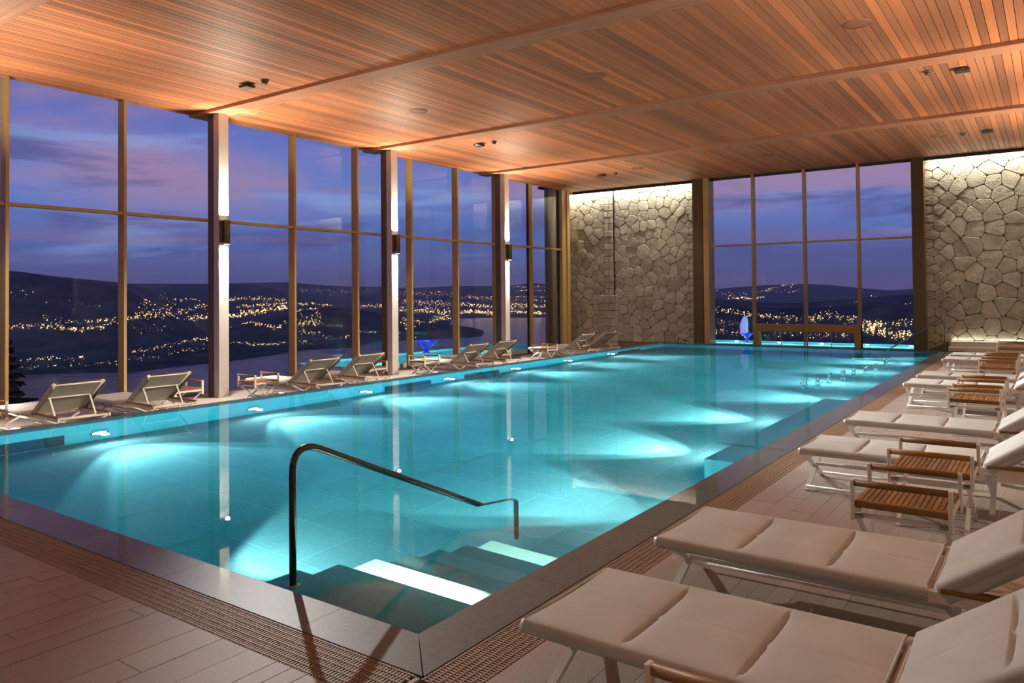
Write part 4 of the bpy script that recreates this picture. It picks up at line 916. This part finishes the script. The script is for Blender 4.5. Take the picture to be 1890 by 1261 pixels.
# ================================================================== LOUNGERS
HW = .325
def sling_bm(x0, x1, creases, zt, nx=64):
    bm = B(); sec = []
    for k in range(6): a = math.radians(-110+k*40); sec.append((-HW-.030*math.sin(math.radians(90)+0)*math.cos(a-PI/2+PI/2)*1.0, zt-.030+.030*math.sin(a)))
    sec = [(-HW+.030*math.cos(math.radians(a)), zt-.030+.030*math.sin(math.radians(a))) for a in (250, 215, 180, 150, 120, 100)]
    inner = [-HW+.03, -.26, -.20, -.13, -.07, -.03, -.012, 0, .012, .03, .07, .13, .20, .26, HW-.03]
    mid = [(y, None) for y in inner]
    full = sec+mid+[(-y, z) for y, z in sec[::-1]]
    xs = sorted(set([x0+(x1-x0)*i/nx for i in range(nx+1)]+[c+d for c in creases for d in (-.02, -.012, -.006, 0, .006, .012, .02)]))
    xs = [x for x in xs if x0 <= x <= x1]; rows = []
    ends = [x0]+list(creases)+[x1]
    for x in xs:
        row = []
        for y, z in full:
            if z is None:
                sag = -.008*(1-(y/HW)**2)
                seg = next((a, b) for a, b in zip(ends, ends[1:]) if a <= x <= b+1e-6); u = (x-seg[0])/(seg[1]-seg[0])
                puff = .010*(math.sin(PI*min(1, max(0, u)))**.6)*(1-(abs(y)/HW)**3)
                z = zt+sag+puff-.002*math.exp(-(y/.008)**2)
                for c in creases:
                    m = 1/(1+math.exp((abs(y)-.27)/.012)); z -= (.020*math.exp(-((x-c)/.0065)**2)+.007*math.exp(-((x-c)/.035)**2))*m*(1-.75*math.exp(-(y/.014)**2))
            row.append(bm.verts.new((x, y, z)))
        rows.append(row)
    for a, b in zip(rows, rows[1:]):
        for i in range(len(a)-1): bm.faces.new((a[i], a[i+1], b[i+1], b[i]))
    return bm
def stitch_bm(x0, x1, zt, ys):
    bm = B(); n = int((x1-x0)/.018)
    for y in ys:
        for i in range(n):
            x = x0+i*.018; box(bm, (x, y-.0009, zt-.004), (x+.009, y+.0009, zt+.0018))
    return bm
ANG = math.radians(35); BL_ = .75
def make_lounger(label, loc, group):
    t = thing('sun_lounger', label, 'sun lounger', loc, 0, group)
    # seat frame: two side tubes and two cross tubes
    bm = B()
    for s in (-1, 1): tube(bm, [(-.012, s*HW, .322), (1.27, s*HW, .322)], .0225, 10)
    for x in (.012, 1.25): tube(bm, [(x, -HW, .318), (x, HW, .318)], .014, 8)
    obj('seat_frame', bm, 'white_metal', t, True)
    s = obj('seat_sling', sling_bm(.004, 1.235, (.41, .83), .352), 'sling', t, True)
    # feet of the sling hems
    for x in (.004, 1.231):
        bm = B(); tube(bm, [(x, -HW+.01, .347), (x, 0, .346), (x, HW-.01, .347)], .0055, 6); obj('hem', bm, 'sling', s, True)
    def leg(p, q, name='leg'):
        bm = B(); bar(bm, p, q, .020, .036, (1, 0, 0)); obj(name, bm, 'white_metal', t)
    for x in (.018, 1.285):
        leg((x, -HW, .315), (x, HW-.02, .004)); leg((x+.024, HW, .315), (x+.024, -HW+.02, .004))
    bm = B(); bar(bm, (.045, 0, .165), (1.29, 0, .165), .034, .022); obj('stretcher', bm, 'white_metal', t)
    for s_ in (-1, 1):
        bm = B(); tube(bm, [(.03, s_*.285, .035), (1.29, s_*.285, .035)], .010, 8); obj('stretcher', bm, 'white_metal', t, True)
    # rear rails with teak strips
    for s_ in (-1, 1):
        bm = B(); bar(bm, (1.24, s_*(HW+.01), .318), (2.06, s_*(HW+.01), .318), .024, .046); r = obj('rear_rail', bm, 'white_metal', t)
        bm = B(); rbox(bm, (1.285, s_*(HW+.01)-.026, .342), (2.05, s_*(HW+.01)+.026, .364), .008, 2); obj('teak_strip', bm, 'teak', r)
    bm = B(); tube(bm, [(2.03, -HW, .318), (2.03, HW, .318)], .014, 8); tube(bm, [(1.80, -HW, .300), (1.80, HW, .300)], .011, 8); obj('rear_crossbar', bm, 'white_metal', t, True)
    bm = B(); bar(bm, (1.35, 0, .165), (2.0, 0, .10), .03, .02); 
    for k in range(5): box(bm, (1.62+k*.05, -.02, .118-k*.004), (1.632+k*.05, .02, .165-k*.004))
    obj('ratchet_bar', bm, 'white_metal', t)
    leg((2.0, -HW, .315), (2.06, HW-.02, .004)); leg((2.024, HW, .315), (2.084, -HW+.02, .004))
    # backrest
    mat = Matrix.Translation((1.285, 0, .338))@Matrix.Rotation(-ANG, 4, 'Y')
    bm = sling_bm(.0, BL_, (.37,), .036, 40); bm.transform(mat); b = obj('backrest', bm, 'sling', t, True)
    bm = B()
    for s_ in (-1, 1): tube(bm, [(-.01, s_*HW, .006), (BL_+.012, s_*HW, .006)], .0225, 10)
    for x in (.012, BL_-.01): tube(bm, [(x, -HW, .003), (x, HW, .003)], .013, 8)
    tube(bm, [(.42, -HW, -.006), (.42, HW, -.006)], .010, 8)
    bm.transform(mat); obj('back_frame', bm, 'white_metal', b, True)
    bm = B(); bm2 = sling_bm(.006, BL_-.006, (), .012, 6); bm2.transform(mat@Matrix.Translation((0, 0, -.014))); obj('back_cloth', bm2, 'sling', b, True)
    for s_ in (-1, 1):
        p = mat@Vector((.42, s_*(HW-.06), -.01)); bm = B(); bar(bm, p, (1.81, s_*(HW-.06), .305), .014, .022, (0, 1, 0)); obj('prop_strut', bm, 'white_metal', t)
    return t
RL = ('white sling sun lounger at the bottom of the picture, foot end nearest the viewer', 'white sling sun lounger second from the viewer, beside the two slatted tables',
      'white sling sun lounger just behind the two near slatted tables', 'white sling sun lounger fourth from the viewer, no table in front of it',
      'white sling sun lounger fifth from the viewer, partly behind a slatted table', 'white sling sun lounger sixth from the viewer, close behind the fifth',
      'white sling sun lounger seventh from the viewer, near the far plinth', 'white sling sun lounger farthest along the stone wall end')
RY = (2.42, 3.63, 6.36, 8.0, 11.63, 12.89, 16.11, 17.33)
l0 = make_lounger(RL[0], (-1.69, RY[0]+.355, 0), 'sun loungers in the row along the right deck')
for y, lab in zip(RY[1:], RL[1:]): dup(l0, (-1.69, y+.355, 0), lab)
LL = (('leftmost beige sun lounger seen from behind, beside the pine outside', -11.52, 4.76), ('beige sun lounger seen from behind, left of the nearest grey column', -11.5, 6.06), ('beige sun lounger seen from behind, just right of the nearest grey column', -11.56, 9.12),
      ('beige sun lounger seen from behind, left of the second grey column', -11.66, 10.40), ('beige sun lounger seen from behind, in front of the blue bowl window', -11.63, 13.85), ('beige sun lounger seen from behind, beside the third grey column', -11.70, 15.10),
      ('beige sun lounger seen from behind, left one before the far stone wall', -11.62, 19.0), ('beige sun lounger seen from behind, against the stone pier', -11.5, 20.1))
for lab, hx, y in LL: dup(l0, (hx-1.285, y+.34, DECKL), lab, group='sun loungers along the window wall')
# slatted side tables
def make_table(label, loc, group):
    t = thing('side_table', label, 'side table', loc, 0, group)
    for s in (-1, 1):
        bm = B(); tube(bm, [(-.235, s*.248, .512), (.235, s*.248, .512)], .019, 12); obj('handle_bar', bm, 'teak', t, True)
        bm = B(); rbox(bm, (-.236, s*.232-.020, .372), (.236, s*.232+.020, .414), .012, 2); obj('apron', bm, 'teak', t)
    for sx in (-1, 1):
        bm = B()
        for s in (-1, 1):
            rbox(bm, (sx*.245-.011, s*.248-.019, .30), (sx*.245+.011, s*.248+.019, .530), .006, 2); rbox(bm, (min(sx*.245, sx*.20), s*.248-.012, .372-.022), (max(sx*.245, sx*.20), s*.248+.012, .372), .003, 1)
        rbox(bm, (sx*.238-.008, -.235, .352), (sx*.238+.008, .235, .385), .003, 1)
        obj('end_frame', bm, 'white_metal', t)
        bm = B(); bar(bm, (sx*.222, -.235, .318), (sx*.222, .215, .004), .014, .026, (1, 0, 0)); obj('leg', bm, 'white_metal', t)
        bm = B(); bar(bm, (sx*.204, .235, .318), (sx*.204, -.215, .004), .014, .026, (1, 0, 0)); obj('leg', bm, 'white_metal', t)
        for s in (-1, 1):
            bm = B(); disc(bm, (sx*.19, s*.232, .322), .011, sx*.055, 12, (1, 0, 0)); obj('bolt', bm, 'steel', t)
    for s in (-1, 1):
        bm = B(); tube(bm, [(-.21, s*.19, .028), (.21, s*.19, .028)], .009, 8); obj('crossbar', bm, 'white_metal', t, True)
        bm = B(); bar(bm, (-.232, s*.215, .325), (.232, s*.215, .325), .012, .022); obj('crossbar', bm, 'white_metal', t)
    n = 16; w_ = .47/n
    sm_ = B(); rbox(sm_, (0, -.212, .392), (w_-.0045, .212, .410), .003, 1); me = bpy.data.meshes.new('slat'); sm_.to_mesh(me); sm_.free(); me.materials.append(M('teak_slat'))
    for i in range(n): inst('slat', me, t, (-.235+i*w_+.002, 0, 0))
    return t
TB = (('slatted teak side table cut off at the bottom right corner', -.73, 1.80), ('slatted teak side table beside the second lounger, nearer of the pair', -.71, 4.94), ('slatted teak side table close behind the nearer one of the pair', -.69, 6.00),
      ('slatted teak side table in front of the fifth lounger, nearer of the pair', -.72, 9.95), ('slatted teak side table directly before the fifth lounger', -.72, 11.05),
      ('slatted teak side table in front of the seventh lounger, nearer of the pair', -.72, 14.3), ('slatted teak side table directly before the seventh lounger', -.72, 15.45), ('slatted teak side table before the pale plinth, farthest from the viewer', -.72, 19.0))
t0 = make_table(TB[0][0], (TB[0][1], TB[0][2], 0), 'side tables between the right loungers')
for lab, x, y in TB[1:]: dup(t0, (x, y, 0), lab)
TL = (('beige slatted side table at the left edge by the window', -12.0, 4.29), ('beige slatted side table left of the nearest grey column', -12.0, 7.25), ('beige slatted side table just right of the nearest grey column', -11.92, 8.73),
      ('beige slatted side table left of the second grey column', -12.0, 11.62), ('beige slatted side table in front of the blue glass bowl', -12.1, 13.45), ('beige slatted side table beside the third grey column', -11.95, 16.15), ('beige slatted side table before the end of the window wall', -11.75, 18.15))
for lab, x, y in TL: dup(t0, (x, y, DECKL), lab, group='side tables along the window wall')
